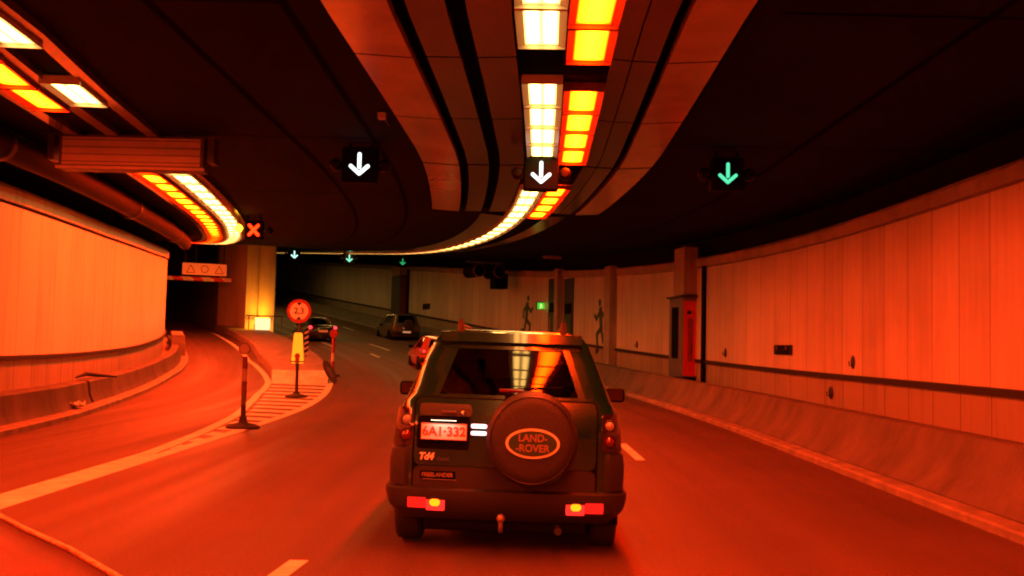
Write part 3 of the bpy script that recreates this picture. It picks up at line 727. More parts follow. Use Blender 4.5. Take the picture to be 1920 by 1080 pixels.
# small fittings
def grille(s, h, w, hh, label):
    t = on_wall('vent_grille', label, 'vent', s, h, group='wall vents')
    MB().box((0, -.03, hh / 2), (w, .07, hh)).build('frame', M['steel'], t, bevel=.008)
    mb = MB()
    for k in range(5): mb.box((0, -.07, hh * (.14 + .18 * k)), (w * .9, .03, hh * .07), rot=(R(30), 0, 0))
    mb.build('louvre', M['black'], t)
    for x in (-.3, .25): MB().box((x * w, -.075, hh * .68), (.09, .02, .08)).build('bracket', M['red'], t)
grille(26.75, 1.47, 1.3, .26, 'dark louvred vent low on the bright right wall above the rail')
grille(71.1, 1.55, 1.5, .4, 'tiny dark vent on the far wall, right of the far cabinet')
for s_, h_, label in ((22.35, 1.2, 'dark oval plate on the right wall just above the rail, right of the vent'), (31.4, 1.22, 'faint oval plate on the right wall above the rail, close to the cabinet'), (23.65, .46, 'dark oval plate on the right wall just below the rail'), (40.2, 1.18, 'faint oval plate above the rail between the grey pillar and the cabinet')):
    t = on_wall('wall_plate', label, 'plate', s_, h_, group='oval plates on the right wall')
    mb = MB(); mb.lathe([(0, -.03), (.09, -.03), (.12, -.015), (.12, .0)], 20, axis='y', c=(0, 0, .14)); o = mb.build('plate', M['steel'], t, smooth=30); o.scale = (1, 1, 1.25)
    mb = MB(); mb.tube([(0, -.03, .1), (0, -.09, .1), (0, -.1, .2)], .012, 6); mb.build('hook', M['black'], t)
# far cabinet
t = on_wall('emergency_cabinet', 'far tall emergency cabinet with a dull red side, beyond the small car', 'cabinet', 76.8, .6)
MB().box((0, -.3, 1.6), (2.2, .6, 3.1)).build('casing', M['grey'], t, bevel=.02)
MB().box((1.11, -.3, 1.6), (.02, .5, 2.9)).build('side_door', mat('dull_red_door', (.16, .03, .02), .5), t)
MB().box((0, -.3, 3.5), (2.0, .6, .65)).build('top_box', M['lower'], t, bevel=.02)
MB().box((1.4, -.05, 1.8), (.3, .1, 3.6)).build('dark_strip', M['black'], t)
# jet fan pair and fittings under the ceiling
t = at('jet_fan', 'dark pair of jet fans hanging under the ceiling in front of the far right wall', 'jet fan', 55.5, 5.35, 4.3)
for x in (-.75, .45):
    mb = MB(); mb.lathe([(.2, -.9), (.3, -.95), (.34, -.85), (.34, .85), (.3, .95), (.2, .9)], 20, axis='y', c=(x, 0, .1)); o = mb.build('fan_tube', M['near_black'], t, smooth=40)
    mb = MB(); mb.lathe([(.33, -.96), (.36, -.9), (.33, -.86)], 20, axis='y', c=(x, 0, .1)); mb.build('inlet_ring', mat('fan_ring', (.25, .12, .08), .5), o)
MB().box((.75, -.1, -.4), (.75, .9, .85)).build('control_box', M['black'], t, bevel=.02)
MB().box((-.1, 0, .65), (2.0, .9, .08)).build('mounting_plate', M['steel'], t)
for x in (-.75, .75): MB().tube([(x, 0, .4), (x, 0, .97)], .03, 6).build('bracket', M['steel'], t)
t = at('junction_box', 'small pale box on the dark ceiling left of the central trough', 'junction box', 16.0, -2.62, HC - .12)
MB().box((0, 0, .05), (.12, .16, .1)).build('casing', M['lightgrey'], t, bevel=.01)
mb = MB(); mb.tube([(0, .1, .06), (0, .5, .1), (0, .9, .1)], .015, 6); mb.build('conduit', M['steel'], t)
t = at('ceiling_fitting', 'small reddish fitting on the dark ceiling above the far door bays', 'fitting', 47.5, 5.9, HC - .2)
MB().box((0, 0, .08), (.9, .2, .14)).build('casing', M['trough_out'], t, bevel=.02)
MB().box((0, 0, .17), (.3, .1, .06)).build('mount', M['steel'], t)

# ------------------------------------------------------------------ vehicles
class Body:
    """car body as a stack of rounded-rectangle rings; y runs forward from the tail, x to the right"""
    def __init__(s, w, yr, yf, rc=.13, rf=.3, bow=.05): s.w, s.yr, s.yf, s.rc, s.rf, s.bow = w, yr, yf, rc, rf, bow
    REAR = (0, .25, .5, .84, 1.0); SIDE = (.06, .2, .245, .3, .5, .53, .6, .8, .92); FRONT = (1.0, .86, .5, 0)
    def half(s, z):
        w, yr, yf = s.w(z), s.yr(z), s.yf(z); rc = min(s.rc, w * .4); rf = min(s.rf, w * .45)
        pts = []; bow = lambda x: s.bow * (x / w) ** 2
        for f in s.REAR: pts.append((f * (w - rc), yr + bow(f * (w - rc))))
        b = bow(w - rc)
        for k in range(1, 5):
            a = math.pi / 2 * k / 4; pts.append((w - rc + rc * math.sin(a), yr + b + rc * (1 - math.cos(a))))
        y0, y1 = yr + b + rc, yf - rf
        for f in s.SIDE: pts.append((w * (1 + .012 * math.sin(f * math.pi)), y0 + (y1 - y0) * f))
        for k in range(0, 4):
            a = math.pi / 2 * k / 4; pts.append((w - rf + rf * math.cos(a), y1 + rf * math.sin(a)))
        for f in s.FRONT: pts.append((f * (w - rf), yf + s.bow * (1 - f)))
        return pts
    def ring(s, z):
        h = s.half(z); return [Vector((x, y, z)) for x, y in h] + [Vector((-x, y, z)) for x, y in reversed(h[1:-1])]
    def surf(s, u, z, off=0):
        w, yr = s.w(z), s.yr(z); rc = min(s.rc, w * .4); sg = 1 if u >= 0 else -1; a = abs(u); fl = w - rc
        if a <= fl: p = Vector((u, yr + s.bow * (a / w) ** 2, z)); n = Vector((-0, -1, 0))
        else:
            q = (a - fl) / rc; b = s.bow * (fl / w) ** 2
            if q < math.pi / 2: p = Vector((sg * (fl + rc * math.sin(q)), yr + b + rc * (1 - math.cos(q)), z)); n = Vector((sg * math.sin(q), -math.cos(q), 0))
            else: p = Vector((sg * w, yr + b + rc + (q - math.pi / 2) * rc, z)); n = Vector((sg, 0, 0))
        dz = .02; sl = (s.yr(z + dz) - s.yr(z - dz)) / (2 * dz)
        n = (n + Vector((0, 0, sl * max(0, -n.y)))).normalized()
        return p + n * off
    def patch(s, mb, u0, u1, z0, z1, off, thick=.03, rnd=.03, nu=14, nz=8, edge=None):
        """a slab following the tail's surface, with rounded corners, standing off the body"""
        ei = lambda t, n: [0, .03] + [k / n for k in range(1, n)] + [.97, 1]
        us, zs = ei(0, nu), ei(0, nz); rows = []; W_, H_ = u1 - u0, z1 - z0
        def pos(a, b, o):
            x, y = a * W_, b * H_
            r = min(rnd, W_ / 2, H_ / 2)
            cx = min(max(x, r), W_ - r); cy = min(max(y, r), H_ - r); dx, dy = x - cx, y - cy
            if dx and dy:
                m = max(abs(dx), abs(dy)); l = math.hypot(dx, dy); k = m / l; dx, dy = dx * k, dy * k
            return s.surf(u0 + cx + dx, z0 + cy + dy, o)
        top = [[pos(a, b, off) for a in us] for b in zs]; mb.grid(top)
        per = [(a, 0) for a in us] + [(1, b) for b in zs[1:]] + [(a, 1) for a in reversed(us[:-1])] + [(0, b) for b in reversed(zs[1:-1])]
        mb.grid([[pos(a, b, off) for a, b in per], [pos(a, b, off - thick) for a, b in per]], close=True)
        return mb
    def shell(s, zs, roof, wins):
        """faces split into paint and named glass sets. wins: (z0, z1, where) with where in rear / side list / front"""
        rows = [s.ring(z) for z in zs]; n = len(rows[0]); nh = len(s.half(zs[0]))
        paint, glass = MB(), {}
        nr, ns = len(s.REAR), len(s.SIDE); side0 = nr + 4; fr0 = side0 + ns + 4
        def kind(c):
            c2 = c if c < nh - 1 else (n - 1 - c)
            if c2 < nr - 2: return ('rear', 0)
            if side0 <= c2 < side0 + ns - 1: return ('side', c2 - side0)
            if c2 >= fr0: return ('front', c2 - fr0)
            return ('corner', c2 - nr + 1)
        for a in range(len(zs) - 1):
            zm = (zs[a] + zs[a + 1]) / 2
            for c in range(n):
                q = [rows[a][c], rows[a][(c + 1) % n], rows[a + 1][(c + 1) % n], rows[a + 1][c]]
                k, i = kind(c); dst = paint
                for (z0, z1, wh, cols, nm) in wins:
                    if z0 < zm < z1 and wh == k and (cols is None or i in cols): dst = glass.setdefault((nm, (cols, c < nh) if k == 'side' else None), MB())
                dst.face(q)
        last = rows[-1]; cx = sum((p.y for p in last)) / n
        cap = [last]
        for sc_, dz in roof: cap.append([Vector((p.x * sc_, cx + (p.y - cx) * sc_, zs[-1] + dz)) for p in last])
        paint.grid(cap, close=True); paint.face(cap[-1]); paint.face(list(reversed(rows[0])))
        return paint, glass
def wheel(root, x, y, r, w, mrim):
    mb = MB(); mb.lathe([(r * .6, -w / 2), (r * .9, -w / 2), (r * .98, -w / 2 + .02), (r, -w / 2 + .05), (r, w / 2 - .05), (r * .98, w / 2 - .02), (r * .9, w / 2), (r * .6, w / 2)], 36, axis='x')
    t = mb.build('tyre', M['rubber'], None, smooth=50)
    wh = bpy.data.objects.new('wheel', None); C.objects.link(wh); wh.parent = root; wh.location = (x, y, r); t.parent = wh
    mb = MB(); mb.lathe([(r * .62, -w * .4), (r * .6, -w * .35), (r * .2, -w * .2), (0, -w * .2)], 30, axis='x'); mb.lathe([(r * .62, w * .4), (r * .6, w * .35), (r * .2, w * .2), (0, w * .2)], 30, axis='x')
    for k in range(5):
        a = 2 * math.pi * k / 5
        for sx in (-1, 1): mb.box((sx * w * .36, math.cos(a) * r * .34, math.sin(a) * r * .34), (.03, .05, r * .55), rot=(a - math.pi / 2, 0, 0))
    mb.build('rim', mrim, wh, smooth=30)
def tab(t): return lambda z: lerp_table(t, z)
M.update(
    suv_paint=mat('suv_dark_green', (.005, .032, .02), .2, metal=.2, coat=1.0),
    cladding=mat('suv_grey_cladding', (.017, .0155, .0145), .5, noise=.12, scale=9),
    glass_dark=glass_mat('tinted_glass', (.30, .30, .28), 1.65),
    seat=mat('seat_cloth', (.02, .018, .017), .9),
    lens_red=mat('red_lens', (.1, .006, .005), .12, coat=.8),
    lens_smoke=mat('smoked_lamp', (.02, .008, .008), .15, coat=.8),
    lens_clear=mat('clear_lens', (.25, .23, .2), .08, coat=1.0),
    chrome=mat('chrome', (.6, .58, .55), .15, metal=1.0),
    plate=mat('plate_white', (.85, .82, .78), .4),
    plate_red=mat('plate_red', (.32, .08, .05), .5),
    badge_green=mat('badge_green', (.02, .06, .03), .35),
    badge_rim=mat('badge_rim', (.75, .66, .5), .35),
    badge_text=mat('badge_text', (.22, .13, .07), .5),
    lit_red=mat('lit_red', (.3, .02, .01), .3, emit=(1.6, .035, .025)),
    lit_amber=mat('lit_amber', (.4, .1, .02), .3, emit=(4, .6, .01)),
    lit_red_low=mat('lit_red_low', (.5, .02, .01), .3, emit=(.4, .012, .008)),
    lit_plate=mat('reflection_glow', (.7, .7, .7), .3, emit=(1.3, 1.3, 1.35)),  # glow painted in for a bright reflection, not a lamp
)

# --- the big dark green off-roader ahead
suv = thing('off_road_car', 'dark green off-road car straight ahead with a grey spare wheel cover and lit bumper lamps', 'car', (-.02, 7.72, 0), R(-.7))
suv.scale = (.965, .965, 1.0)
suv.rotation_euler[1] = R(.75)
B = Body(tab([(.28, .86), (.36, .90), (.5, .915), (.7, .915), (.85, .90), (1.0, .885), (1.08, .87), (1.14, .84), (1.2, .815), (1.6, .645), (1.66, .60)]),
         tab([(.28, .10), (.36, .05), (.5, .03), (.7, .02), (.95, .02), (1.1, .05), (1.17, .09), (1.2, .10), (1.29, .125), (1.38, .16), (1.47, .207), (1.56, .268), (1.63, .29), (1.66, .34)]),
         tab([(.28, 4.25), (.5, 4.4), (.8, 4.38), (.98, 4.25), (1.05, 3.75), (1.12, 3.3), (1.56, 2.62), (1.66, 2.4)]))
zs = [.28, .32, .36, .42, .5, .6, .7, .8, .88, .95, 1.02, 1.08, 1.14, 1.17, 1.2, 1.29, 1.38, 1.47, 1.56, 1.6, 1.63, 1.66]
pt_, gl_ = B.shell(zs, [(.95, .028), (.82, .045), (.5, .06), (.02, .066)],
                   [(1.2, 1.56, 'rear', None, 'rear_window'), (1.2, 1.56, 'side', (0, 2, 3), 'side_window'), (1.2, 1.56, 'side', (5, 6), 'side_window'), (1.14, 1.56, 'front', None, 'windscreen')])
pt_.build('body', M['suv_paint'], suv, smooth=38)
for (n_, _), g_ in gl_.items(): g_.build(n_, M['glass_dark'], suv, smooth=38)
# rubber surround of the rear window, tailgate, wiper
mb = MB()
for (a, b_, c, d) in ((-.66, .66, 1.175, 1.205), (-.56, .56, 1.555, 1.585)): B.patch(mb, a, b_, c, d, .006, .01, .005)
for sg in (-1, 1):
    rows = []
    for k in range(9):
        z = 1.19 + .38 * k / 8; e = (B.w(z) - .13) * .84
        rows.append([B.surf(sg * (e - .022), z, .006), B.surf(sg * (e + .03), z, .008), B.surf(sg * (e + .032), z, -.004)])
    mb.grid(rows)
mb.build('window_surround', M['suv_paint'], suv, smooth=35)
B.patch(MB(), -.749, .714, .461, 1.179, .007, .02, .055).build('tailgate_gap', M['black'], suv, smooth=35)
tg = B.patch(MB(), -.735, .70, .665, 1.165, .012, .03, .05).build('tailgate', M['suv_paint'], suv, smooth=35)
B.patch(MB(), -.735, .70, .475, .66, .016, .03, .05).build('tailgate_cladding', M['cladding'], suv, smooth=35)
# roof spoiler lip
mb = MB(); rows = []
for z, o in ((1.585, .01), (1.60, .05), (1.64, .06), (1.675, .03), (1.70, -.1)):
    rows.append([B.surf(u * .56, min(z, 1.66), o) + Vector((0, 0, max(0, z - 1.66))) for u in [k / 8 - 1 for k in range(17)]])
mb.grid(rows); mb.build('roof_lip', M['suv_paint'], suv, smooth=50)
# bumper and corner cladding
mb = MB(); rows = []
for z, o in ((.25, -.02), (.29, .02), (.36, .045), (.44, .055), (.49, .05), (.5, .02), (.505, -.01)):
    n = 40; rows.append([B.surf(-1.5 + 3.0 * k / n, z, o) for k in range(n + 1)])
mb.grid(rows); bp = mb.build('bumper', M['cladding'], suv, smooth=35)
for sg in (-1, 1):
    mb = MB(); rows = []
    for z, o in ((.51, -.005), (.515, .02), (.6, .024), (.7, .024), (.78, .02), (.795, .004), (.797, -.01)):
        rows.append([B.surf(sg * (.755 + .75 * k / 16), z, o if k else -.01) for k in range(17)])
    mb.grid(rows); mb.build('corner_cladding', M['cladding'], suv, smooth=35)
# dark shade blocks, tow ball, exhaust, underbody
MB().box((0, .35, .22), (1.3, .4, .12)).build('rear_shade_block', M['black'], suv, bevel=.02)  # black block added to deepen the shade under the tail
MB().box((.15, 2.0, .3), (1.5, 3.6, .12)).build('underbody', M['black'], suv)
mb = MB(); mb.box((.32, .7, .19), (.8, .3, .17)); mb.tube([(-.3, .9, .22), (.5, .9, .22)], .05, 8); mb.build('axle_shade_block', M['black'], suv, bevel=.03)  # axle tube, plus a black block added for shade under the car
mb = MB(); mb.tube([(-.03, .2, .2), (-.03, -.02, .2), (-.03, -.06, .24), (-.03, -.06, .27)], .018, 8); mb.lathe([(0, -.035), (.025, -.025), (.035, 0), (.025, .025), (0, .035)], 14, c=(-.03, -.06, .30)); mb.build('tow_ball', mat('tow_steel', (.3, .22, .18), .4, metal=.5), suv, smooth=50)
mb = MB(); mb.tube([(.42, .5, .22), (.42, .04, .2)], .03, 10); mb.build('exhaust_pipe', M['steel'], suv, smooth=50)
for x in (-1, 1):
    for y in (.66, 3.3): wheel(suv, x * .80, y, .335, .22, M['steel'])
# tail lamps: upper clusters in the corners
for sg in (-1, 1):
    mb = MB(); B.patch(mb, *sorted((sg * .745, sg * .93)), .81, 1.09, .014, .03, .02); tl = mb.build('tail_lamp', M['lens_smoke'], suv, smooth=35)
    for zc, r_, m_ in ((1.0, .038, 'lens_clear'), (.885, .042, 'lens_red')):
        c = B.surf(sg * .80, zc, .012)
        mb = MB(); mb.lathe([(r_, .0), (r_ * .98, -.008), (r_ * .7, -.02), (r_ * .3, -.026), (0, -.027)], 22, axis='y', c=c); mb.build('round_lens', M[m_], tl, smooth=60)
        mb = MB(); mb.lathe([(r_, .004), (r_ + .008, -.008), (r_ + .012, .004)], 22, axis='y', c=c); mb.build('bezel', M['cladding'], tl, smooth=60)
    mb = MB(); B.patch(mb, *sorted((sg * .47, sg * .78)), .35, .445, .048, .02, .012); bl_ = mb.build('bumper_lamp', M['lens_smoke'], suv, smooth=35)
    mb = MB(); B.patch(mb, *sorted((sg * .512, sg * .595)), .374, .422, .057, .01, .024, 10, 6); mb.build('lit_lens', M['lit_amber'], bl_, smooth=35)
    mb = MB(); B.patch(mb, *sorted((sg * .625, sg * .77)), .362, .432, .054, .01, .008, 6, 4); mb.build('side_lens', M['lit_red_low'], bl_, smooth=35)
    mb = MB(); B.patch(mb, *sorted((sg * .475, sg * .623)), .350, .444, .052, .01, .01, 6, 4); mb.build('lens_rim', M['lit_red'], bl_, smooth=35)
# number plate in its recess, handle, badges
mb = MB(); B.patch(mb, -.715, -.30, .79, 1.03, .016, .02, .02); pr_ = mb.build('plate_recess', M['black'], suv, smooth=35)
mb = MB(); mb.box((-.50, .0, .925), (.36, .012, .125)); np_ = mb.build('number_plate', M['plate'], suv, bevel=.006); np_.location = (0, -.012, 0)
lettering('lettering', '6A1\u00b7332', .095, M['plate_red'], np_, (-.5, -.008, .925), (R(90), 0, 0), bold=.002, sx=1.05)
mb = MB()
for x in (-.678, -.322): mb.box((x, -.004, .925), (.006, .012, .125))
for z in (.866, .984): mb.box((-.5, -.003, z), (.35, .008, .005))
mb.build('red_border', M['plate_red'], np_)
mb = MB(); B.patch(mb, -.70, -.29, 1.035, 1.115, .04, .05, .025); hd = mb.build('handle_garnish', M['cladding'], suv, smooth=40)
mb = MB(); mb.box((-.46, -.035, 1.078), (.12, .02, .03)); mb.lathe([(0, -.012), (.014, -.01), (.016, 0)], 12, axis='y', c=(-.36, -.03, 1.07)); mb.build('handle', M['chrome'], hd, bevel=.006)
mb = MB()
for z in (.905, .955): B.patch(mb, -.29, -.165, z, z + .03, .022, .012, .012, 6, 3)
mb.build('reflection_strip', M['lit_plate'], suv, smooth=35)  # glowing strips paint the reflection seen beside the plate
lettering('lettering', 'Td4', .072, M['badge_rim'], suv, (-.635, -.012, .735), (R(90), 0, 0), depth=.006, shear=.25, bold=.003)
lettering('lettering', 'diesel', .045, M['grey'], suv, (-.50, -.012, .722), (R(90), 0, 0), depth=.004)
mb = MB(); B.patch(mb, -.68, -.40, .565, .625, .02, .01, .01); fb = mb.build('name_plaque', M['black'], suv, smooth=35)
mb = MB(); B.patch(mb, -.66, -.39, .56, .566, .026, .01, .002, 6, 2); mb.build('plaque_edge', M['chrome'], fb)
lettering('lettering', 'FREELANDER', .042, M['badge_text'], fb, (-.54, -.003, .597), (R(90), 0, 0), depth=.003, bold=.001)
mb = MB(); mb.box((-.5, -.045, 1.022), (.22, .08, .014)); ph = mb.build('plate_lamp', M['black'], suv)
mb = MB(); mb.face([(-.6, -.078, 1.013), (-.4, -.078, 1.013), (-.4, -.052, 1.013), (-.6, -.052, 1.013)]); mb.build('lit_lens', mat('plate_lamp_glow', (.8, .8, .7), .4, emit=(10, 7.5, 5)), ph)
# spare wheel
SPX, SPZ = .19, .905
mb = MB(); mb.lathe([(.10, .14), (.30, .14), (.335, .1), (.352, .0), (.352, -.12), (.335, -.165), (.31, -.19), (.25, -.2), (.1, -.205), (0, -.206)], 56, axis='y', c=(SPX, -.08, SPZ)); sp = mb.build('spare_wheel_cover', mat('cover_vinyl', (.016, .0135, .012), .55, bump=.2, scale=6), suv, smooth=40)
mb = MB(); mb.lathe([(.312, -.188), (.318, -.196), (.326, -.185)], 56, axis='y', c=(SPX, -.08, SPZ)); mb.build('cover_seam', M['cladding'], sp, smooth=60)
mb = MB(); mb.lathe([(0, -.012), (.205, -.012), (.205, 0)], 48, axis='y'); o = mb.build('badge_rim', M['badge_rim'], sp, smooth=30); o.location = (SPX + .005, -.286, SPZ - .02); o.scale = (1, 1, .53); badge = o
mb = MB(); mb.lathe([(0, -.016), (.185, -.016), (.185, -.0)], 48, axis='y'); o = mb.build('badge_face', M['badge_green'], sp, smooth=30); o.location = (SPX + .005, -.286, SPZ - .02); o.scale = (1, 1, .50)
lettering('lettering', 'LAND-', .074, M['badge_text'], sp, (SPX + .005, -.304, SPZ + .018), (R(90), 0, 0), bold=.002, sx=1.0)
lettering('lettering', '-ROVER', .074, M['badge_text'], sp, (SPX + .005, -.304, SPZ - .056), (R(90), 0, 0), bold=.002, sx=1.0)
# wiper with its motor hump, third brake lamp
mb = MB(); mb.tube([(.02, .08, 1.19), (-.05, .11, 1.25), (.22, .115, 1.27), (.42, .13, 1.28)], .009, 6); mb.box((.02, .06, 1.2), (.1, .06, .05)); mb.build('wiper', M['black'], suv, bevel=.005)
MB().box((.02, .12, 1.245), (.2, .05, .03)).build('brake_lamp', M['lens_red'], suv, bevel=.008)
# roof rails with upturned tips
for sg in (-1, 1):
    mb = MB(); mb.tube([(sg * .43, .55, 1.685), (sg * .43, .50, 1.79), (sg * .435, .56, 1.75), (sg * .44, .8, 1.745), (sg * .44, 2.2, 1.735), (sg * .44, 2.3, 1.69)], [.03, .02, .022, .02, .02, .025], 10); mb.build('roof_rail', mat('rail_paint', (.1, .06, .05), .3, coat=.5), suv, smooth=50)
# mirrors
for sg in (-1, 1):
    mb = MB(); mb.box((sg * 1.07, 2.6, 1.13), (.2, .1, .14)); mr_ = mb.build('door_mirror', M['black'], suv, bevel=.035, segs=3)
    mb = MB(); mb.box((sg * 1.07, 2.545, 1.13), (.155, .006, .10)); mb.build('mirror_glass', M['lens_smoke'], mr_)
# seats inside
for x, y in ((-.38, .95), (.38, .95), (-.4, 2.0), (.4, 2.0)):
    mb = MB(); mb.box((x, y, .95), (.5, .16, .6), rot=(R(-8), 0, 0)); st = mb.build('seat', M['seat'], suv, bevel=.05, segs=3)
    mb = MB(); mb.box((x, y - .02, 1.36), (.26, .11, .2)); mb.build('headrest', M['seat'], st, bevel=.045, segs=3)
MB().box((0, .55, 1.0), (1.4, .7, .04)).build('parcel_shelf', M['seat'], suv)
MB().box((0, 3.0, .95), (1.4, .5, .25)).build('dashboard', M['seat'], suv, bevel=.05)

# --- smaller cars farther on
def small_car(name, label, s, d, paint, W_, Wz, yr, yf, zs, wins, roof, lamps, plate_z, length, wr, bump_z, rc=.16, turn=0, bow=.07, extra=None):
    t = at(name, label, 'car', s, d, 0, None, turn)
    b = Body(tab(Wz), tab(yr), tab(yf), rc, .35, bow)
    pt, gl = b.shell(zs, roof, wins)
    pt.build('body', paint, t, smooth=38)
    for (n_, _), g_ in gl.items(): g_.build(n_, M['glass_dark'], t, smooth=38)
    for (u0, u1, z0, z1, mt, nm) in lamps:
        for sg in (-1, 1):
            B_ = MB(); b.patch(B_, *sorted((sg * u0, sg * u1)), z0, z1, .012, .02, .02, 8, 4); B_.build(nm, M[mt], t, smooth=35)
    mb = MB(); c = b.surf(0, plate_z, .02); mb.box(c, (.5, .015, .11)); mb.build('number_plate', M['plate'], t)
    mb = MB(); rows = []
    for z, o in ((bump_z - .1, -.01), (bump_z - .09, .03), (bump_z, .05), (bump_z + .09, .04), (bump_z + .1, -.01)):
        rows.append([b.surf(-1.2 + 2.4 * k / 30, z, o) for k in range(31)])
    mb.grid(rows); mb.build('bumper', paint if name == 'saloon_car' else M['cladding'], t, smooth=40)
    MB().box((0, length / 2, .24), (1.3, length * .85, .1)).build('underbody', M['black'], t)
    for x in (-1, 1):
        for y in (.8, length - .85): wheel(t, x * (W_ - .12), y, wr, .2, M['steel'])
        mb = MB(); mb.box((x * (W_ + .1), length * .56, .98), (.2, .1, .13)); mb.build('door_mirror', M['black'], t, bevel=.03)
    for x in (-.36, .36):
        mb = MB(); mb.box((x, length * .5, .85), (.46, .14, .6)); st = mb.build('seat', M['seat'], t, bevel=.05)
        mb = MB(); mb.box((x, length * .5 - .02, 1.2), (.25, .1, .18)); mb.build('headrest', M['seat'], st, bevel=.04)
    for x in (-1, 1):
        mb = MB()
        for y in (.8, length - .85): mb.lathe([(0, 0), (wr * 1.12, 0), (wr * 1.12, x * .012), (0, x * .012)], 24, axis='x', c=(x * (W_ - .0), y, wr))
        mb.build('wheel_arch', M['black'], t)
    if extra: extra(t, b)
    return t
black_paint = mat('saloon_dark_paint', (.012, .012, .014), .25, coat=1.0)
SAL = dict(Wz=[(.2, .78), (.35, .83), (.6, .86), (.85, .84), (.93, .80), (.98, .72), (1.35, .56), (1.38, .54)],
           yr=[(.2, .12), (.35, .02), (.6, 0), (.9, .03), (.95, .12), (.97, .45), (1.0, .62), (1.34, 1.25), (1.38, 1.4)],
           yf=[(.2, 4.3), (.5, 4.4), (.72, 4.25), (.82, 3.9), (.9, 3.3), (.97, 3.0), (1.34, 2.35), (1.38, 2.2)],
           zs=[.2, .28, .36, .5, .6, .7, .8, .86, .92, .95, .97, 1.0, 1.1, 1.2, 1.3, 1.34, 1.38], roof=[(.92, .02), (.6, .04), (.02, .045)],
           wins=[(1.0, 1.34, 'rear', None, 'rear_window'), (1.0, 1.34, 'side', (0, 2, 3), 'side_window'), (1.0, 1.34, 'side', (5, 6, 7), 'side_window'), (.97, 1.34, 'front', None, 'windscreen')])
def silver_pillar(t, b):
    mb = MB()
    pts = [b.surf(.60, .99, .02), b.surf(.56, 1.15, .03), b.surf(.50, 1.33, .03), b.surf(.40, 1.40, .02) + Vector((0, .05, .02)), b.surf(.2, 1.38, .02) + Vector((0, .08, .045)), b.surf(-.2, 1.38, .02) + Vector((0, .08, .045))]
    mb.tube(pts, [.035, .035, .03, .022, .018, .012], 8); mb.build('window_trim', M['chrome'], t, smooth=50)
small_car('saloon_car', 'dark saloon car with lit red tail lamps, in the left lane beyond the island', 59.0, -2.95, black_paint, .84, lamps=[(.5, .86, .74, .88, 'lens_red', 'tail_lamp'), (.58, .8, .76, .86, 'lit_tail', 'lit_lens')] if False else [(.5, .86, .72, .9, 'lens_red', 'tail_lamp')],
          plate_z=.62, length=4.3, wr=.3, bump_z=.42, extra=lambda t, b: (silver_pillar(t, b), [MB().lathe([(.1, .02), (.095, -.03), (.05, -.05), (0, -.052)], 16, axis='y', c=b.surf(sg * .70, .82, .0)).build('lit_lens', mat('tail_lit', (.4, .02, .03), .3, emit=(3.2, .10, .14)), t, smooth=50) for sg in (-1, 1)]), **SAL)
silver = mat('silver_car_paint', (.1, .09, .08), .3, metal=.5, coat=.6)
VAN = dict(Wz=[(.25, .80), (.4, .86), (.7, .88), (1.0, .86), (1.06, .83), (1.55, .70), (1.6, .66)],
           yr=[(.25, .08), (.5, 0), (.9, .0), (1.05, .04), (1.55, .2), (1.6, .28)],
           yf=[(.25, 3.9), (.5, 4.0), (.85, 3.9), (.98, 3.5), (1.04, 3.05), (1.55, 2.4), (1.6, 2.2)],
           zs=[.25, .32, .42, .55, .7, .8, .9, 1.0, 1.06, 1.08, 1.2, 1.32, 1.44, 1.52, 1.56, 1.6], roof=[(.93, .03), (.6, .05), (.02, .055)],
           wins=[(1.08, 1.52, 'rear', None, 'rear_window'), (1.08, 1.52, 'side', (0, 2, 3), 'side_window'), (1.08, 1.52, 'side', (5, 6), 'side_window'), (1.06, 1.52, 'front', None, 'windscreen')])
def tail_spare(t, b):
    mb = MB(); mb.lathe([(.1, .1), (.33, .1), (.34, -.02), (.3, -.1), (0, -.11)], 28, axis='y', c=(.1, -.1, .95)); mb.build('spare_wheel', M['rubber'], t, smooth=40)
    mb = MB(); mb.box((.0, -.05, .52), (.5, .02, .1)); mb.build('lit_plate', mat('painted_glow_far', (.7, .6, .5), .4, emit=(.3, .16, .08)), t)  # plate given a faint glow of its own
small_car('estate_car', 'small grey off-road car seen at an angle in the right lane before the far wall', 61.6, 2.75, silver, .87, lamps=[(.74, .9, .75, 1.04, 'lens_red', 'tail_lamp')], plate_z=.75, length=4.0, wr=.33, bump_z=.45, extra=tail_spare, **VAN)
red_paint = mat('red_car_paint', (.55, .06, .035), .25, coat=1.0)
HAT = dict(Wz=[(.2, .78), (.35, .84), (.6, .86), (.85, .84), (.9, .80), (1.36, .58), (1.4, .55)],
           yr=[(.2, .1), (.4, .0), (.8, .02), (.88, .06), (1.34, .5), (1.4, .7)],
           yf=[(.2, 3.8), (.5, 3.9), (.75, 3.75), (.86, 3.2), (.92, 2.8), (1.34, 2.1), (1.4, 1.9)],
           zs=[.2, .28, .36, .5, .6, .7, .8, .86, .9, .92, 1.0, 1.1, 1.2, 1.28, 1.34, 1.4], roof=[(.92, .02), (.6, .035), (.02, .04)],
           wins=[(.92, 1.28, 'rear', None, 'rear_window'), (.92, 1.28, 'side', (0, 2, 3), 'side_window'), (.92, 1.28, 'side', (5, 6), 'side_window'), (.92, 1.3, 'front', None, 'windscreen')])
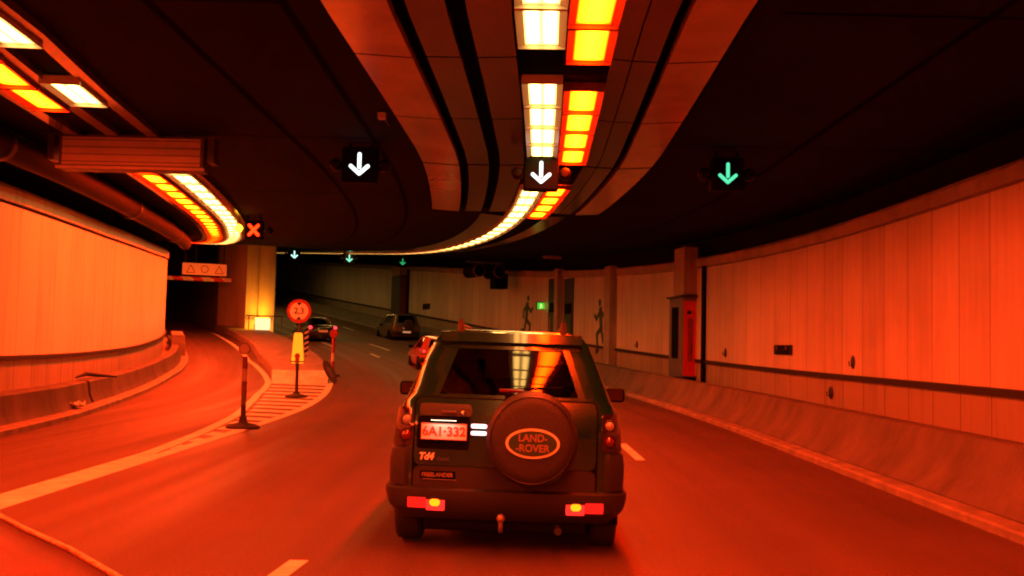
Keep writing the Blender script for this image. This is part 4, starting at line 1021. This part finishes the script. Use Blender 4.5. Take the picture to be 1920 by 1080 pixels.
small_car('hatchback_car', 'orange red hatchback mostly hidden behind the off-road car, at its left', 42.6, -.5, red_paint, .85, lamps=[(.66, .92, .62, .86, 'lens_red', 'tail_lamp')], plate_z=.5, length=3.9, wr=.29, bump_z=.42,
          extra=lambda t, b: [MB().lathe([(.07, .02), (.065, -.03), (.03, -.045), (0, -.046)], 14, axis='y', c=b.surf(sg * .72, .78, .0)).build('lit_lens', mat('hatch_tail_lit', (.4, .02, .03), .3, emit=(1.6, .06, .05)), t, smooth=50) for sg in (-1, 1)], **HAT)

# --- the edge of the car the photograph is taken from
cc = thing('car_bonnet', 'glossy red rounded bonnet edge of the viewing car in the bottom left corner', 'car bonnet', (-.9, 1.4, 1.0))
mb = MB(); rows = []
edge = [(-.62, 1.02), (-.57, 1.22), (-.70, 1.42), (-.92, 1.62), (-1.2, 1.8)]
edge = [(.1, .93), (-.1, 1.0), (-.3, 1.13), (-.43, 1.27), (-.51, 1.37), (-.64, 1.53), (-.78, 1.68), (-.90, 1.82), (-1.02, 1.95), (-1.14, 2.02), (-1.26, 1.98), (-1.33, 1.85), (-1.36, 1.6), (-1.36, 1.2)]
cen = Vector((-.75, 1.15, 0))
for f_, z_ in ((.05, 1.272), (.5, 1.27), (.85, 1.262), (.93, 1.262), (.955, 1.272), (.975, 1.284), (.99, 1.283), (1.0, 1.272), (1.005, 1.24), (1.0, 1.1), (.97, .95)):
    rows.append([Vector((cen.x + (x - cen.x) * f_ + .9, cen.y + (y - cen.y) * f_ - 1.4, z_ - 1.0)) for x, y in edge])
mb.grid(rows); mb.build('panel', mat('bonnet_red', (.085, .013, .009), .6, coat=.0, noise=.15, scale=8), cc, smooth=60)
mb = MB(); path = [Vector((cen.x + (x - cen.x) * .962 + .9, cen.y + (y - cen.y) * .962 - 1.4, .284)) for x, y in edge]
mb.tube(path, .0042, 8)
mb.build('highlight_bead', mat('highlight_metal', (.6, .35, .2), .3, metal=.9, bump=.6, scale=5), cc, smooth=60)  # thin metal tube added to draw the highlight along the edge
